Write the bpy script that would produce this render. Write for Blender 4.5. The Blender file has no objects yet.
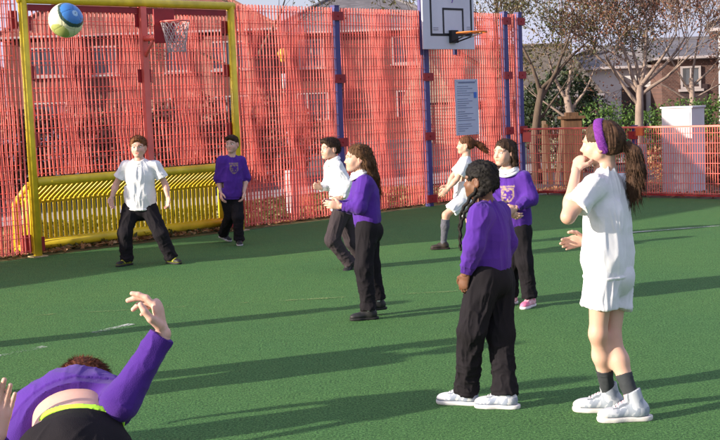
import bpy, bmesh, math, random
import numpy as np
from mathutils import Vector, Matrix
R = math.radians
random.seed(7)
SC = bpy.context.scene
COL = SC.collection

# ------------------------------------------------------------------ camera, sky, sun, exposure
cam_d = bpy.data.cameras.new('camera')
cam = bpy.data.objects.new('camera', cam_d)
COL.objects.link(cam)
cam_d.sensor_width = 36.0
cam_d.lens = 1240.0 / 720.0 * 36.0
cam_d.clip_start = 0.05
cam_d.clip_end = 2000.0
cam.matrix_world = Matrix.Translation((0, 0, 1.63)) @ Matrix.Rotation(R(90 - 5.436), 4, 'X') @ Matrix.Rotation(R(-2.2), 4, 'Z')
SC.camera = cam

SUN_EL = 17.0
SUN_TRAVEL = Vector((0.926, 0.378)).normalized()
world = bpy.data.worlds.new('World')
SC.world = world
world.use_nodes = True
wn = world.node_tree.nodes
sky = wn.new('ShaderNodeTexSky')
sky.sky_type = 'NISHITA'
sky.sun_disc = False
sky.sun_elevation = R(SUN_EL)
sky.sun_rotation = math.atan2(-SUN_TRAVEL.x, -SUN_TRAVEL.y)
sky.air_density = 1.0
sky.dust_density = 3.0
sky.ozone_density = 1.2
bgn = wn['Background']
bgn.inputs['Strength'].default_value = 0.12
wl_ = world.node_tree.links.new
# thin bright high cloud over the whole dome, mixed with the clear sky
wtc = wn.new('ShaderNodeTexCoord'); wmp = wn.new('ShaderNodeMapping'); wmp.inputs['Scale'].default_value = (1.0, 1.0, 3.0)
wl_(wtc.outputs['Generated'], wmp.inputs['Vector'])
wnz = wn.new('ShaderNodeTexNoise'); wnz.inputs['Scale'].default_value = 2.6; wnz.inputs['Detail'].default_value = 7; wnz.inputs['Roughness'].default_value = .6
wl_(wmp.outputs[0], wnz.inputs['Vector'])
wrp = wn.new('ShaderNodeValToRGB')
wrp.color_ramp.elements[0].position = .30; wrp.color_ramp.elements[0].color = (.45, .45, .45, 1)
wrp.color_ramp.elements[1].position = .66; wrp.color_ramp.elements[1].color = (.95, .95, .95, 1)
wl_(wnz.outputs['Fac'], wrp.inputs['Fac'])
wmx = wn.new('ShaderNodeMix'); wmx.data_type = 'RGBA'
wl_(wrp.outputs['Color'], wmx.inputs[0]); wl_(sky.outputs[0], wmx.inputs[6]); wmx.inputs[7].default_value = (3.5, 3.55, 4.9, 1)
wl_(wmx.outputs[2], bgn.inputs['Color'])

sun_d = bpy.data.lights.new('sun', 'SUN')
sun_d.energy = 5.0
sun_d.angle = R(0.6)
sun_d.color = (1.0, 0.89, 0.75)
sun = bpy.data.objects.new('sun', sun_d)
COL.objects.link(sun)
ce = math.cos(R(SUN_EL))
sun.rotation_euler = Vector((SUN_TRAVEL.x * ce, SUN_TRAVEL.y * ce, -math.sin(R(SUN_EL)))).to_track_quat('-Z', 'Y').to_euler()
sun.location = (-20, -8, 12)

SC.view_settings.view_transform = 'Standard'
SC.view_settings.look = 'None'
SC.view_settings.gamma = 1.0
SC.view_settings.exposure = 0.9
SC.render.engine = 'CYCLES'

# ------------------------------------------------------------------ materials
MATS = {}
def nodes_of(name):
    m = bpy.data.materials.new(name)
    m.use_nodes = True
    nt = m.node_tree
    return m, nt, nt.nodes['Principled BSDF'], nt.nodes.new, nt.links.new

def mat(name, col, rough=0.7, var=0.12, scale=6.0, bump=0.0, bscale=60.0, metal=0.0, spec=0.4, col2=None, attr=False, sheen=0.0, sss=0.0, stretch=None):
    """plain procedural material: base colour broken up by noise, optional bump, optional vertex colour multiply"""
    if name in MATS:
        return MATS[name]
    m, nt, b, N, L = nodes_of(name)
    tc = N('ShaderNodeTexCoord')
    src = tc.outputs['Object']
    if stretch:
        mp = N('ShaderNodeMapping'); mp.inputs['Scale'].default_value = stretch
        L(src, mp.inputs['Vector']); src = mp.outputs[0]
    nz = N('ShaderNodeTexNoise'); nz.inputs['Scale'].default_value = scale; nz.inputs['Detail'].default_value = 6
    L(src, nz.inputs['Vector'])
    rp = N('ShaderNodeValToRGB')
    c2 = col2 or tuple(c * (1 - var * 2) for c in col)
    rp.color_ramp.elements[0].color = (*c2, 1); rp.color_ramp.elements[0].position = 0.3
    rp.color_ramp.elements[1].color = (*[min(1, c * (1 + var * .6)) for c in col], 1); rp.color_ramp.elements[1].position = 0.7
    L(nz.outputs['Fac'], rp.inputs['Fac'])
    out = rp.outputs['Color']
    if attr:
        a = N('ShaderNodeAttribute'); a.attribute_name = 'Col'
        mx = N('ShaderNodeMix'); mx.data_type = 'RGBA'; mx.blend_type = 'MULTIPLY'; mx.inputs[0].default_value = 1
        L(out, mx.inputs[6]); L(a.outputs['Color'], mx.inputs[7]); out = mx.outputs[2]
    L(out, b.inputs['Base Color'])
    b.inputs['Roughness'].default_value = rough
    b.inputs['Metallic'].default_value = metal
    b.inputs['Specular IOR Level'].default_value = spec
    if sheen: b.inputs['Sheen Weight'].default_value = sheen
    if sss:
        b.inputs['Subsurface Weight'].default_value = sss
        b.inputs['Subsurface Radius'].default_value = (0.012, 0.004, 0.002)
        b.inputs['Subsurface Scale'].default_value = 1.0
    if bump:
        bn = N('ShaderNodeTexNoise'); bn.inputs['Scale'].default_value = bscale; bn.inputs['Detail'].default_value = 4
        L(src, bn.inputs['Vector'])
        bp = N('ShaderNodeBump'); bp.inputs['Strength'].default_value = bump; bp.inputs['Distance'].default_value = 0.01
        L(bn.outputs['Fac'], bp.inputs['Height']); L(bp.outputs['Normal'], b.inputs['Normal'])
    MATS[name] = m
    return m

def vmat(name, rough=0.7, spec=0.4, bump=0.0, bscale=300.0, sheen=0.0, sss=0.0, crease=0.0):
    """colour entirely from the mesh colour attribute (print, sole/upper colours), small noise on top"""
    if name in MATS: return MATS[name]
    m = mat(name, (0.97, 0.97, 0.97), rough, 0.05, 12.0, bump, bscale, 0, spec, None, True, sheen, sss)
    if crease:                     # cloth creases under the weave
        nt = m.node_tree; b = nt.nodes['Principled BSDF']; N = nt.nodes.new; L = nt.links.new
        tc = N('ShaderNodeTexCoord'); nz = N('ShaderNodeTexNoise'); nz.noise_type = 'RIDGED_MULTIFRACTAL'
        nz.inputs['Scale'].default_value = 9; nz.inputs['Detail'].default_value = 3; nz.inputs['Distortion'].default_value = .6
        L(tc.outputs['Object'], nz.inputs['Vector'])
        bp = N('ShaderNodeBump'); bp.inputs['Strength'].default_value = crease; bp.inputs['Distance'].default_value = .012
        L(nz.outputs['Fac'], bp.inputs['Height'])
        old = b.inputs['Normal'].links[0].from_node; L(bp.outputs['Normal'], old.inputs['Normal'])
    return m

# ------------------------------------------------------------------ object helpers
def link(o, parent=None):
    COL.objects.link(o)
    if parent is not None: o.parent = parent
    return o
def tag(o, label=None, cat=None, group=None, kind=None):
    if label: o['label'] = label
    if cat: o['category'] = cat
    if group: o['group'] = group
    if kind: o['kind'] = kind
    return o
def empty(name, loc, label, cat, group=None, rz=0.0):
    o = bpy.data.objects.new(name, None)
    o.empty_display_size = 0.1
    o.location = loc; o.rotation_euler.z = rz
    link(o)
    return tag(o, label, cat, group)

class MB:
    """collects simple solids, builds one mesh"""
    def __init__(s): s.v = []; s.f = []
    def add(s, vs, fs):
        o = len(s.v); s.v += [tuple(v) for v in vs]; s.f += [tuple(i + o for i in f) for f in fs]; return s
    def box(s, c, d, ax=None):
        """box with centre c, full size d, optional axes (3 vectors)"""
        ax = ax or (Vector((1, 0, 0)), Vector((0, 1, 0)), Vector((0, 0, 1)))
        c = Vector(c); vs = []
        for k in (-1, 1):
            for j in (-1, 1):
                for i in (-1, 1):
                    vs.append(c + ax[0] * (i * d[0] / 2) + ax[1] * (j * d[1] / 2) + ax[2] * (k * d[2] / 2))
        return s.add(vs, [(0, 2, 3, 1), (4, 5, 7, 6), (0, 1, 5, 4), (2, 6, 7, 3), (0, 4, 6, 2), (1, 3, 7, 5)])
    def tube(s, pts, rad, n=6, cap=True):
        pts = [Vector(p) for p in pts]
        if not hasattr(rad, '__len__'): rad = [rad] * len(pts)
        o = len(s.v); ref = None
        for i, p in enumerate(pts):
            t = (pts[min(i + 1, len(pts) - 1)] - pts[max(i - 1, 0)])
            t = t.normalized() if t.length > 1e-9 else Vector((0, 0, 1))
            if ref is None:
                ref = Vector((0, 0, 1)) if abs(t.z) < 0.9 else Vector((1, 0, 0))
            a = (ref - t * ref.dot(t))
            a = a.normalized() if a.length > 1e-6 else t.orthogonal().normalized()
            ref = a; b = t.cross(a)
            for k in range(n):
                an = 2 * math.pi * k / n
                s.v.append(tuple(p + (a * math.cos(an) + b * math.sin(an)) * rad[i]))
        for i in range(len(pts) - 1):
            for k in range(n):
                k2 = (k + 1) % n
                s.f.append((o + i * n + k, o + i * n + k2, o + (i + 1) * n + k2, o + (i + 1) * n + k))
        if cap:
            s.f.append(tuple(o + k for k in range(n))[::-1])
            e = o + (len(pts) - 1) * n
            s.f.append(tuple(e + k for k in range(n)))
        return s
    def prism(s, poly, depth):
        """extrude polygon (list of 3d points) by vector depth"""
        n = len(poly); d = Vector(depth)
        vs = [Vector(p) for p in poly] + [Vector(p) + d for p in poly]
        fs = [tuple(range(n))[::-1], tuple(range(n, 2 * n))] + [(i, (i + 1) % n, n + (i + 1) % n, n + i) for i in range(n)]
        return s.add(vs, fs)
    def build(s, name, m, parent=None, smooth=False, bevel=0.0):
        me = bpy.data.meshes.new(name)
        me.from_pydata(s.v, [], s.f)
        bm = bmesh.new(); bm.from_mesh(me)
        bmesh.ops.recalc_face_normals(bm, faces=bm.faces)
        if bevel:
            bmesh.ops.bevel(bm, geom=list(bm.edges), offset=bevel, segments=2, affect='EDGES', profile=0.5)
        bm.to_mesh(me); bm.free()
        me.materials.append(m)
        if smooth: me.shade_smooth()
        return link(bpy.data.objects.new(name, me), parent)

def np_mesh(name, V, F, m, parent=None, col=None, smooth=True, obj=True):
    """quads (numpy) to a mesh"""
    me = bpy.data.meshes.new(name)
    V = np.ascontiguousarray(V, np.float32); F = np.ascontiguousarray(F, np.int32)
    k = F.shape[1]
    me.vertices.add(len(V)); me.vertices.foreach_set('co', V.ravel())
    me.loops.add(F.size); me.loops.foreach_set('vertex_index', F.ravel())
    me.polygons.add(len(F))
    me.polygons.foreach_set('loop_start', np.arange(0, F.size, k, dtype=np.int32))
    if smooth: me.polygons.foreach_set('use_smooth', np.ones(len(F), bool))
    me.update(calc_edges=True)
    if col is not None:
        a = me.color_attributes.new('Col', 'FLOAT_COLOR', 'POINT')
        c = np.ones((len(V), 4), np.float32); c[:, :3] = col
        a.data.foreach_set('color', c.ravel())
    me.materials.append(m)
    return link(bpy.data.objects.new(name, me), parent)

# ------------------------------------------------------------------ noise and signed-distance modelling
def _hash(ix, iy, iz, seed):
    h = (ix.astype(np.int64) * 374761393 + iy.astype(np.int64) * 668265263 + iz.astype(np.int64) * 2147483647 + seed * 1274126177) & 0xffffffff
    h = ((h ^ (h >> 13)) * 1274126177) & 0xffffffff
    return ((h ^ (h >> 16)) & 0xffff) / 65535.0
def vnoise(P, seed=0):
    P = np.asarray(P, np.float64)
    i = np.floor(P); f = P - i; f = f * f * (3 - 2 * f); i = i.astype(np.int64)
    r = 0
    for dx in (0, 1):
        for dy in (0, 1):
            for dz in (0, 1):
                w = (f[:, 0] if dx else 1 - f[:, 0]) * (f[:, 1] if dy else 1 - f[:, 1]) * (f[:, 2] if dz else 1 - f[:, 2])
                r = r + w * _hash(i[:, 0] + dx, i[:, 1] + dy, i[:, 2] + dz, seed)
    return r * 2 - 1

A = lambda *v: np.array(v if len(v) > 1 else v[0], float)
def unit(v):
    v = np.asarray(v, float); return v / (np.linalg.norm(v) + 1e-9)

def cone(a, b, ra, rb=None, k=0.02, flat=None, fs=1.0, sub=False):
    return dict(t='c', a=A(a), b=A(b), ra=ra, rb=ra if rb is None else rb, k=k, flat=flat, fs=fs, sub=sub)
def ell(c, r, M=None, k=0.02, sub=False):
    return dict(t='e', c=A(c), r=A(r), M=M, k=k, sub=sub)
def plane(p, n, rad):
    return dict(t='p', p=A(p), n=unit(n), R=rad)

def sdf_mesh(prims, vox):
    lo = np.full(3, 1e9); hi = -lo
    for q in prims:
        if q['t'] == 'p' or q.get('sub'): continue
        if q['t'] == 'c':
            rr = max(q['ra'], q['rb']); l = np.minimum(q['a'], q['b']) - rr; h = np.maximum(q['a'], q['b']) + rr
        else:
            rr = q['r'].max(); l = q['c'] - rr; h = q['c'] + rr
        lo = np.minimum(lo, l); hi = np.maximum(hi, h)
    lo -= 4 * vox; hi += 4 * vox
    n = np.ceil((hi - lo) / vox).astype(int) + 1
    F = np.full(n, 1.0, np.float32)
    ax = [lo[i] + np.arange(n[i]) * vox for i in range(3)]
    for q in prims:
        if q['t'] == 'p':
            l = q['p'] - q['R']; h = q['p'] + q['R']
        else:
            mg = q['k'] + 3 * vox
            if q['t'] == 'c':
                rr = max(q['ra'], q['rb']) + mg; l = np.minimum(q['a'], q['b']) - rr; h = np.maximum(q['a'], q['b']) + rr
            else:
                rr = (np.abs(q['M']).T @ q['r'] if q['M'] is not None else q['r']) + mg; l = q['c'] - rr; h = q['c'] + rr
        i0 = np.clip(np.floor((l - lo) / vox).astype(int), 0, n); i1 = np.clip(np.ceil((h - lo) / vox).astype(int) + 1, 0, n)
        if (i1 <= i0).any(): continue
        sl = tuple(slice(i0[j], i1[j]) for j in range(3))
        X, Y, Z = np.meshgrid(ax[0][sl[0]], ax[1][sl[1]], ax[2][sl[2]], indexing='ij')
        if q['t'] == 'p':
            d = (X - q['p'][0]) * q['n'][0] + (Y - q['p'][1]) * q['n'][1] + (Z - q['p'][2]) * q['n'][2]
            F[sl] = np.maximum(F[sl], d); continue
        if q['t'] == 'c':
            a, b = q['a'], q['b']; ba = b - a
            px, py, pz = X - a[0], Y - a[1], Z - a[2]
            if q['flat'] is not None:
                nn = unit(q['flat'] - ba * (q['flat'] @ ba) / (ba @ ba + 1e-12))
                e = (px * nn[0] + py * nn[1] + pz * nn[2]) * (q['fs'] - 1)
                px = px + e * nn[0]; py = py + e * nn[1]; pz = pz + e * nn[2]
            t = np.clip((px * ba[0] + py * ba[1] + pz * ba[2]) / (ba @ ba + 1e-12), 0, 1)
            d = np.sqrt((px - t * ba[0]) ** 2 + (py - t * ba[1]) ** 2 + (pz - t * ba[2]) ** 2) - (q['ra'] + (q['rb'] - q['ra']) * t)
            if q['flat'] is not None: d = d / (0.5 + 0.5 * q['fs'])
        else:
            c, r = q['c'], q['r']
            px, py, pz = X - c[0], Y - c[1], Z - c[2]
            if q['M'] is not None:
                M = q['M']
                px, py, pz = (M[0][0] * px + M[0][1] * py + M[0][2] * pz, M[1][0] * px + M[1][1] * py + M[1][2] * pz, M[2][0] * px + M[2][1] * py + M[2][2] * pz)
            k0 = np.sqrt((px / r[0]) ** 2 + (py / r[1]) ** 2 + (pz / r[2]) ** 2)
            k1 = np.sqrt((px / r[0] ** 2) ** 2 + (py / r[1] ** 2) ** 2 + (pz / r[2] ** 2) ** 2)
            d = k0 * (k0 - 1) / (k1 + 1e-9)
        f = F[sl]; k = max(q['k'], 1e-4)
        if q['sub']:
            d = -d
            hh = np.clip(0.5 - 0.5 * (d - f) / k, 0, 1)
            F[sl] = d * (1 - hh) + f * hh + k * hh * (1 - hh)
        else:
            hh = np.clip(0.5 + 0.5 * (d - f) / k, 0, 1)
            F[sl] = d * (1 - hh) + f * hh - k * hh * (1 - hh)
    return surface_nets(F, lo, vox)

def surface_nets(F, lo, vox):
    I = F < 0
    nx, ny, nz = F.shape
    cnt = np.zeros((nx - 1, ny - 1, nz - 1), np.int8)
    offs = [(i, j, k) for i in (0, 1) for j in (0, 1) for k in (0, 1)]
    for (i, j, k) in offs: cnt += I[i:nx - 1 + i, j:ny - 1 + j, k:nz - 1 + k]
    act = (cnt > 0) & (cnt < 8)
    ci = np.argwhere(act)
    idx = np.full(act.shape, -1, np.int64); idx[act] = np.arange(len(ci))
    vals = {o: F[ci[:, 0] + o[0], ci[:, 1] + o[1], ci[:, 2] + o[2]].astype(np.float64) for o in offs}
    acc = np.zeros((len(ci), 3)); num = np.zeros(len(ci))
    for a in offs:
        for d in range(3):
            if a[d] == 1: continue
            b = list(a); b[d] = 1; b = tuple(b)
            va, vb = vals[a], vals[b]
            m = (va < 0) != (vb < 0)
            t = np.where(m, va / np.where(m, va - vb, 1), 0)
            pos = np.tile(np.array(a, float), (len(ci), 1)); pos[:, d] += t
            acc += pos * m[:, None]; num += m
    V = lo + (ci + acc / num[:, None]) * vox
    Q = []
    for d in range(3):
        e1, e2 = [(1, 2), (2, 0), (0, 1)][d]
        s0 = [slice(None)] * 3; s1 = [slice(None)] * 3
        s0[d] = slice(0, -1); s1[d] = slice(1, None)
        a = I[tuple(s0)]; b = I[tuple(s1)]
        E = np.argwhere(a != b)
        E = E[(E[:, e1] > 0) & (E[:, e2] > 0) & (E[:, e1] < F.shape[e1] - 1) & (E[:, e2] < F.shape[e2] - 1)]
        def cell(o1, o2):
            c = E.copy(); c[:, e1] += o1; c[:, e2] += o2
            return idx[c[:, 0], c[:, 1], c[:, 2]]
        q = np.stack([cell(-1, -1), cell(0, -1), cell(0, 0), cell(-1, 0)], 1)
        fl = a[E[:, 0], E[:, 1], E[:, 2]]
        q = np.where(fl[:, None], q, q[:, ::-1])
        Q.append(q)
    Q = np.concatenate(Q); Q = Q[(Q >= 0).all(1)]
    return V, Q

def normals(V, F):
    n = np.cross(V[F[:, 2]] - V[F[:, 0]], V[F[:, 3]] - V[F[:, 1]])
    N = np.zeros_like(V)
    for i in range(4): np.add.at(N, F[:, i], n)
    return N / (np.linalg.norm(N, axis=1)[:, None] + 1e-12)

def drape(V, F, amp, seed, segs, mask=None):
    """directional cloth folds. segs: (a, b, around, along, twist, strength) - folds run along each limb segment"""
    N = normals(V, F)
    D = []; W_ = []
    for i, (a, b, ka, kl, tw, st) in enumerate(segs):
        a = A(a); b = A(b); ax = unit(b - a); ln = np.linalg.norm(b - a)
        q = V - a; h = q @ ax; hc = np.clip(h, 0, ln)
        r = q - hc[:, None] * ax; dist = np.linalg.norm(r, axis=1)
        e1 = unit(np.cross(ax, A(.31, .77, .55))); e2 = np.cross(ax, e1)
        th = np.arctan2(q @ e2, q @ e1)
        x = np.cos(th) * ka; y = np.sin(th) * ka          # wrap-free angle
        hw = h + .02 * vnoise(V * 9 + i * 7, seed + i)
        n1 = vnoise(np.stack([x + hw * tw, y - hw * tw, hw * kl], 1) + i * 13.7, seed + 3 + i)
        n2 = vnoise(np.stack([x * 1.9 - hw * tw, y * 1.9, hw * kl * 1.7], 1) + i * 5.1, seed + 31 + i)
        d = ((1 - np.abs(n1)) ** 3 - .35) + .5 * ((1 - np.abs(n2)) ** 4 - .25)
        D.append(d * st); W_.append(np.exp(-dist * 28))
    W_ = np.array(W_); W_ = W_ / (W_.sum(0) + 1e-9)
    d = amp * (W_ * np.array(D)).sum(0) + amp * .25 * vnoise(V * 11, seed + 77)
    if mask is not None: d = d * mask
    return V + N * d[:, None]

def folds(V, F, amp, seed, fr=(20, 20, 9), mask=None):
    """cloth folds: warped ridged noise pushed along the normal"""
    N = normals(V, F)
    w = np.stack([vnoise(V * 6 + 11, seed + 1), vnoise(V * 6 + 31, seed + 2), vnoise(V * 6 + 57, seed + 3)], 1) * 0.05
    n1 = 1 - np.abs(vnoise((V + w) * A(fr), seed)) * 2
    n2 = 1 - np.abs(vnoise((V + w * 1.5) * A(fr)[[2, 2, 0]] * A(1.3, 1.3, 1.1), seed + 9)) * 2
    sel = np.clip(0.5 + 1.2 * vnoise(V * 5, seed + 5), 0, 1)
    n1 = np.sign(n1) * np.abs(n1) ** 1.5; n2 = np.sign(n2) * np.abs(n2) ** 1.5
    d = amp * 1.3 * (n1 * (1 - sel) + n2 * sel) + amp * .06 * vnoise(V * 60, seed + 7)
    if mask is not None: d = d * mask
    return V + N * d[:, None]

# ------------------------------------------------------------------ ground
U3 = Vector((0.712, 0.702, 0)); N3 = Vector((-0.702, 0.712, 0))       # along the tall fence / out of the pitch
V3 = Vector((0.745, -0.667, 0)); VO = Vector((0.667, 0.745, 0))       # along the low fence / out of the pitch
G0 = Vector((-3.71, 14.15, 0))
def fp(s, off=0.0, z=0.0): return G0 + U3 * s + N3 * off + Vector((0, 0, z))
CORN = fp(9.05)
def lp(s, off=0.0, z=0.0): return CORN + V3 * s + VO * off + Vector((0, 0, z))

def sheet(name, pts, m, kind='structure', sub=0):
    me = bpy.data.meshes.new(name); me.from_pydata([tuple(p) for p in pts], [], [tuple(range(len(pts)))])
    me.materials.append(m); o = link(bpy.data.objects.new(name, me)); o['kind'] = kind
    return o

def turf_mat():
    m, nt, b, N, L = nodes_of('turf')
    tc = N('ShaderNodeTexCoord')
    def noise(sc, det=4, rough=.6):
        z = N('ShaderNodeTexNoise'); z.inputs['Scale'].default_value = sc; z.inputs['Detail'].default_value = det; z.inputs['Roughness'].default_value = rough
        L(tc.outputs['Object'], z.inputs['Vector']); return z
    big = noise(.35, 3); mid = noise(9, 5); fine = noise(70, 4, .8); grit = noise(190, 2)
    def ramp(z, c0, c1, p0=.35, p1=.65):
        r = N('ShaderNodeValToRGB'); r.color_ramp.elements[0].color = (*c0, 1); r.color_ramp.elements[1].color = (*c1, 1)
        r.color_ramp.elements[0].position = p0; r.color_ramp.elements[1].position = p1; L(z.outputs['Fac'], r.inputs['Fac']); return r.outputs['Color']
    def mix(a, b_, f, mode='MULTIPLY'):
        x = N('ShaderNodeMix'); x.data_type = 'RGBA'; x.blend_type = mode; x.inputs[0].default_value = f; L(a, x.inputs[6]); L(b_, x.inputs[7]); return x.outputs[2]
    c = ramp(fine, (.030, .098, .033), (.185, .41, .122), .39, .63)
    c = mix(c, ramp(big, (.80, .90, .90), (1.0, 1.0, .90)), 1)
    c = mix(c, ramp(mid, (.8, .84, .82), (1, 1, 1)), .8)
    c = mix(c, ramp(grit, (.3, .3, .3), (1, 1, 1), .38, .58), .75)
    L(c, b.inputs['Base Color'])
    b.inputs['Roughness'].default_value = .85; b.inputs['Specular IOR Level'].default_value = .2
    bp = N('ShaderNodeBump'); bp.inputs['Strength'].default_value = .8; bp.inputs['Distance'].default_value = .02
    L(fine.outputs['Fac'], bp.inputs['Height']); L(bp.outputs['Normal'], b.inputs['Normal'])
    return m

asphalt = mat('asphalt', (.06, .06, .062), .9, .2, 3, .3, 120)
sheet('ground', [(-600, -60, -.03), (600, -60, -.03), (600, 900, -.03), (-600, 900, -.03)], asphalt)
turf = sheet('turf_pitch', [fp(-32), fp(9.05), lp(30), lp(30) - U3 * 41], turf_mat())

# worn painted lines lying on the turf
def paint_mat(name, col, keep):
    m, nt, b, N, L = nodes_of(name)
    tc = N('ShaderNodeTexCoord')
    nz = N('ShaderNodeTexNoise'); nz.inputs['Scale'].default_value = 38; nz.inputs['Detail'].default_value = 6; nz.inputs['Roughness'].default_value = .75
    n2 = N('ShaderNodeTexNoise'); n2.inputs['Scale'].default_value = 2.2
    L(tc.outputs['Object'], nz.inputs['Vector']); L(tc.outputs['Object'], n2.inputs['Vector'])
    ad = N('ShaderNodeMath'); ad.operation = 'ADD'; L(nz.outputs['Fac'], ad.inputs[0]); L(n2.outputs['Fac'], ad.inputs[1])
    rp = N('ShaderNodeValToRGB'); rp.color_ramp.elements[0].position = keep; rp.color_ramp.elements[1].position = keep + .12
    hv = N('ShaderNodeMath'); hv.operation = 'MULTIPLY'; hv.inputs[1].default_value = .5; L(ad.outputs[0], hv.inputs[0]); L(hv.outputs[0], rp.inputs['Fac'])
    b.inputs['Base Color'].default_value = (*col, 1); b.inputs['Roughness'].default_value = .85
    L(rp.outputs['Color'], b.inputs['Alpha'])
    return m
wl = paint_mat('line_paint_white', (.48, .53, .47), .45)
wl2 = paint_mat('line_paint_white_worn', (.5, .55, .48), .52)
yl = paint_mat('line_paint_yellow', (.22, .30, .10), .515)
def strip(name, pts, w, m, z=.004):
    vs = []; fs = []
    for i, p in enumerate(pts):
        p = Vector(p); t = (Vector(pts[min(i + 1, len(pts) - 1)]) - Vector(pts[max(i - 1, 0)])).normalized(); s = Vector((-t.y, t.x))
        vs += [(p.x + s.x * w / 2, p.y + s.y * w / 2, z), (p.x - s.x * w / 2, p.y - s.y * w / 2, z)]
        if i: fs.append((2 * i - 2, 2 * i - 1, 2 * i + 1, 2 * i))
    me = bpy.data.meshes.new(name); me.from_pydata(vs, [], fs); me.materials.append(m)
    o = link(bpy.data.objects.new(name, me), turf); return o
strip('pitch_line', [(-2.9, 7.88), (-2.25, 8.61)], .07, wl)
strip('pitch_line', [(-2.0, 9.08), (-1.78, 9.4)], .075, wl)
strip('pitch_line', [(2.3, 14.0), (3.25, 14.34), (4.27, 14.64), (5.4, 15.0)], .06, wl, .0045)
arc = [(-5.4 + 6.6 * math.cos(a), 4.6 + 5.7 * math.sin(a)) for a in np.linspace(.35, 1.9, 40)]
strip('pitch_line', [(-4.5, 9.7), (-2.94, 9.94), (-.53, 10.27), (1.2, 10.45), (3.0, 10.6)], .05, yl, .0048)
strip('pitch_line', [fp(3.2, -.55), fp(6, -.6), fp(9.0, -.6)], .05, yl, .0052)

# verges outside the two fences, pavement, road
verge = mat('verge_grass', (.10, .12, .03), .95, .3, 5, .4, 60, col2=(.09, .05, .025))
bed = mat('garden_soil', (.10, .055, .03), .95, .3, 7, .5, 50, col2=(.05, .03, .018))
pave = mat('pavement', (.30, .28, .27), .9, .12, 4, .15, 60)
sheet('verge', [fp(-32, .12, -.012), fp(10.4, .12, -.012), fp(10.4, 3.4, -.012), fp(-32, 3.4, -.012)], verge)
sheet('pavement', [fp(-40, 3.4, -.008), fp(26, 3.4, -.008), fp(26, 5.6, -.008), fp(-40, 5.6, -.008)], pave)
sheet('garden_bed', [lp(0.3, .10, -.010), lp(16, .10, -.010), lp(16, 12, -.010), lp(0.3, 12, -.010)], bed)

# ------------------------------------------------------------------ fences
red = mat('fence_red', (.84, .165, .13), .45, .12, 4, 0, 60, 0, .5)
red_dk = mat('bracket_red', (.30, .012, .018), .45, .1, 6)
blue = mat('post_blue', (.045, .040, .19), .45, .12, 5, 0, 60, 0, .5)
yellow = mat('goal_yellow', (.80, .61, .03), .42, .14, 7, .05, 40, 0, .5, col2=(.60, .45, .02))
H_F = 2.96
def wire_panel(P, s0, s1, h0, h1, pitch, row, rv, rh, parent, m, off=0.0):
    """welded mesh: upright rods and thin double cross wires, one part"""
    n = max(2, round((s1 - s0) / pitch)); mb = MB()
    dx = (P(1) - P(0)); nn = (P(0, 1) - P(0))
    for i in range(n + 1):
        s = s0 + (s1 - s0) * i / n
        j = random.uniform(-.002, .002)
        mb.tube([P(s, off + j, h0), P(s, off - j, h1)], rv, 6, False)
    z = h0 + .03
    while z < h1:
        for e in (-1, 1):
            mb.tube([P(s0, off + e * (rv + rh * .6), z), P(s1, off + e * (rv + rh * .6), z)], rh, 4, False)
        z += row
    o = mb.build('wire_mesh', m, parent, True); o['kind'] = 'stuff'
    if h1 > 1.5:                                   # thinner backing mesh just behind
        mb = MB(); n = round((s1 - s0) / (pitch * .94))
        for i in range(n + 1):
            s = s0 + (s1 - s0) * i / n; j = random.uniform(-.004, .004)
            ph_ = i * .55 + random.uniform(-.5, .5)
            mb.tube([P(s + .008 * math.sin(q * 2.1 + ph_) + .004 * math.sin(q * 4.3 + ph_ * 2.1), off + .085, h0 + (h1 - h0) * q / 8) for q in range(9)], .0065, 5, False)
        z = h0 + .08
        while z < h1: mb.tube([P(s0, off + .095, z), P(s1, off + .095, z)], .004, 4, False); z += row
        b = mb.build('backing_mesh', m, parent, True); b['kind'] = 'stuff'
    return o
Z3 = Vector((0, 0, 1))
def post(P, s, h, w, parent, m, off=0.03):
    mb = MB(); mb.box(P(s, off, h / 2), (w, w, h), (P(1) - P(0), P(0, 1) - P(0), Z3))
    o = mb.build('post', m, parent, bevel=.006)
    mb = MB(); mb.box(P(s, off, h + .006), (w + .008, w + .008, .012), (P(1) - P(0), P(0, 1) - P(0), Z3)); mb.build('cap', m, o)
    for z in [x for x in (.12, h * .36, h * .66, h - .14) if x < h]:
        mb = MB(); mb.box(P(s, off - w / 2 - .016, z), (w + .09, .02, .12), (P(1) - P(0), P(0, 1) - P(0), Z3))
        mb.tube([P(s, off - w / 2 - .02, z), P(s, off - w / 2 - .036, z)], .012, 6)
        mb.build('bracket', red_dk, o)
    return o

PITCH = .056; ROW = .155
tall = empty('tall_fence', tuple(fp(6)), 'tall red wire mesh fence with dark blue posts, right of the goal', 'fence')
tall.location = (0, 0, 0)
for a, b in ((3.05, 4.9), (4.9, 6.75), (6.75, 8.68), (8.68, 9.05)):
    wire_panel(fp, a + .035, b - .035, .05, H_F, PITCH, ROW, .0098, .003, tall, red)
for s in (4.9, 6.75, 8.68, 9.05): post(fp, s, H_F + .02, .092, tall, blue)
left = empty('tall_fence', (0, 0, 0), 'tall red wire mesh fence on the near side of the yellow goal', 'fence')
for a, b in ((-2.0, -.06), (-4.0, -2.0)):
    wire_panel(fp, a + .035, b - .035, .05, H_F + .25, PITCH, ROW, .0098, .003, left, red)
for a, b in ((-7, -4.0), (-10, -7)):
    wire_panel(fp, a + .035, b - .035, .05, 1.6, PITCH, ROW, .0098, .003, left, red)
for s in (-2.0, -4.0): post(fp, s, H_F + .27, .075, left, blue)
for s in (-7, -10): post(fp, s, 1.62, .075, left, blue)

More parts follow.
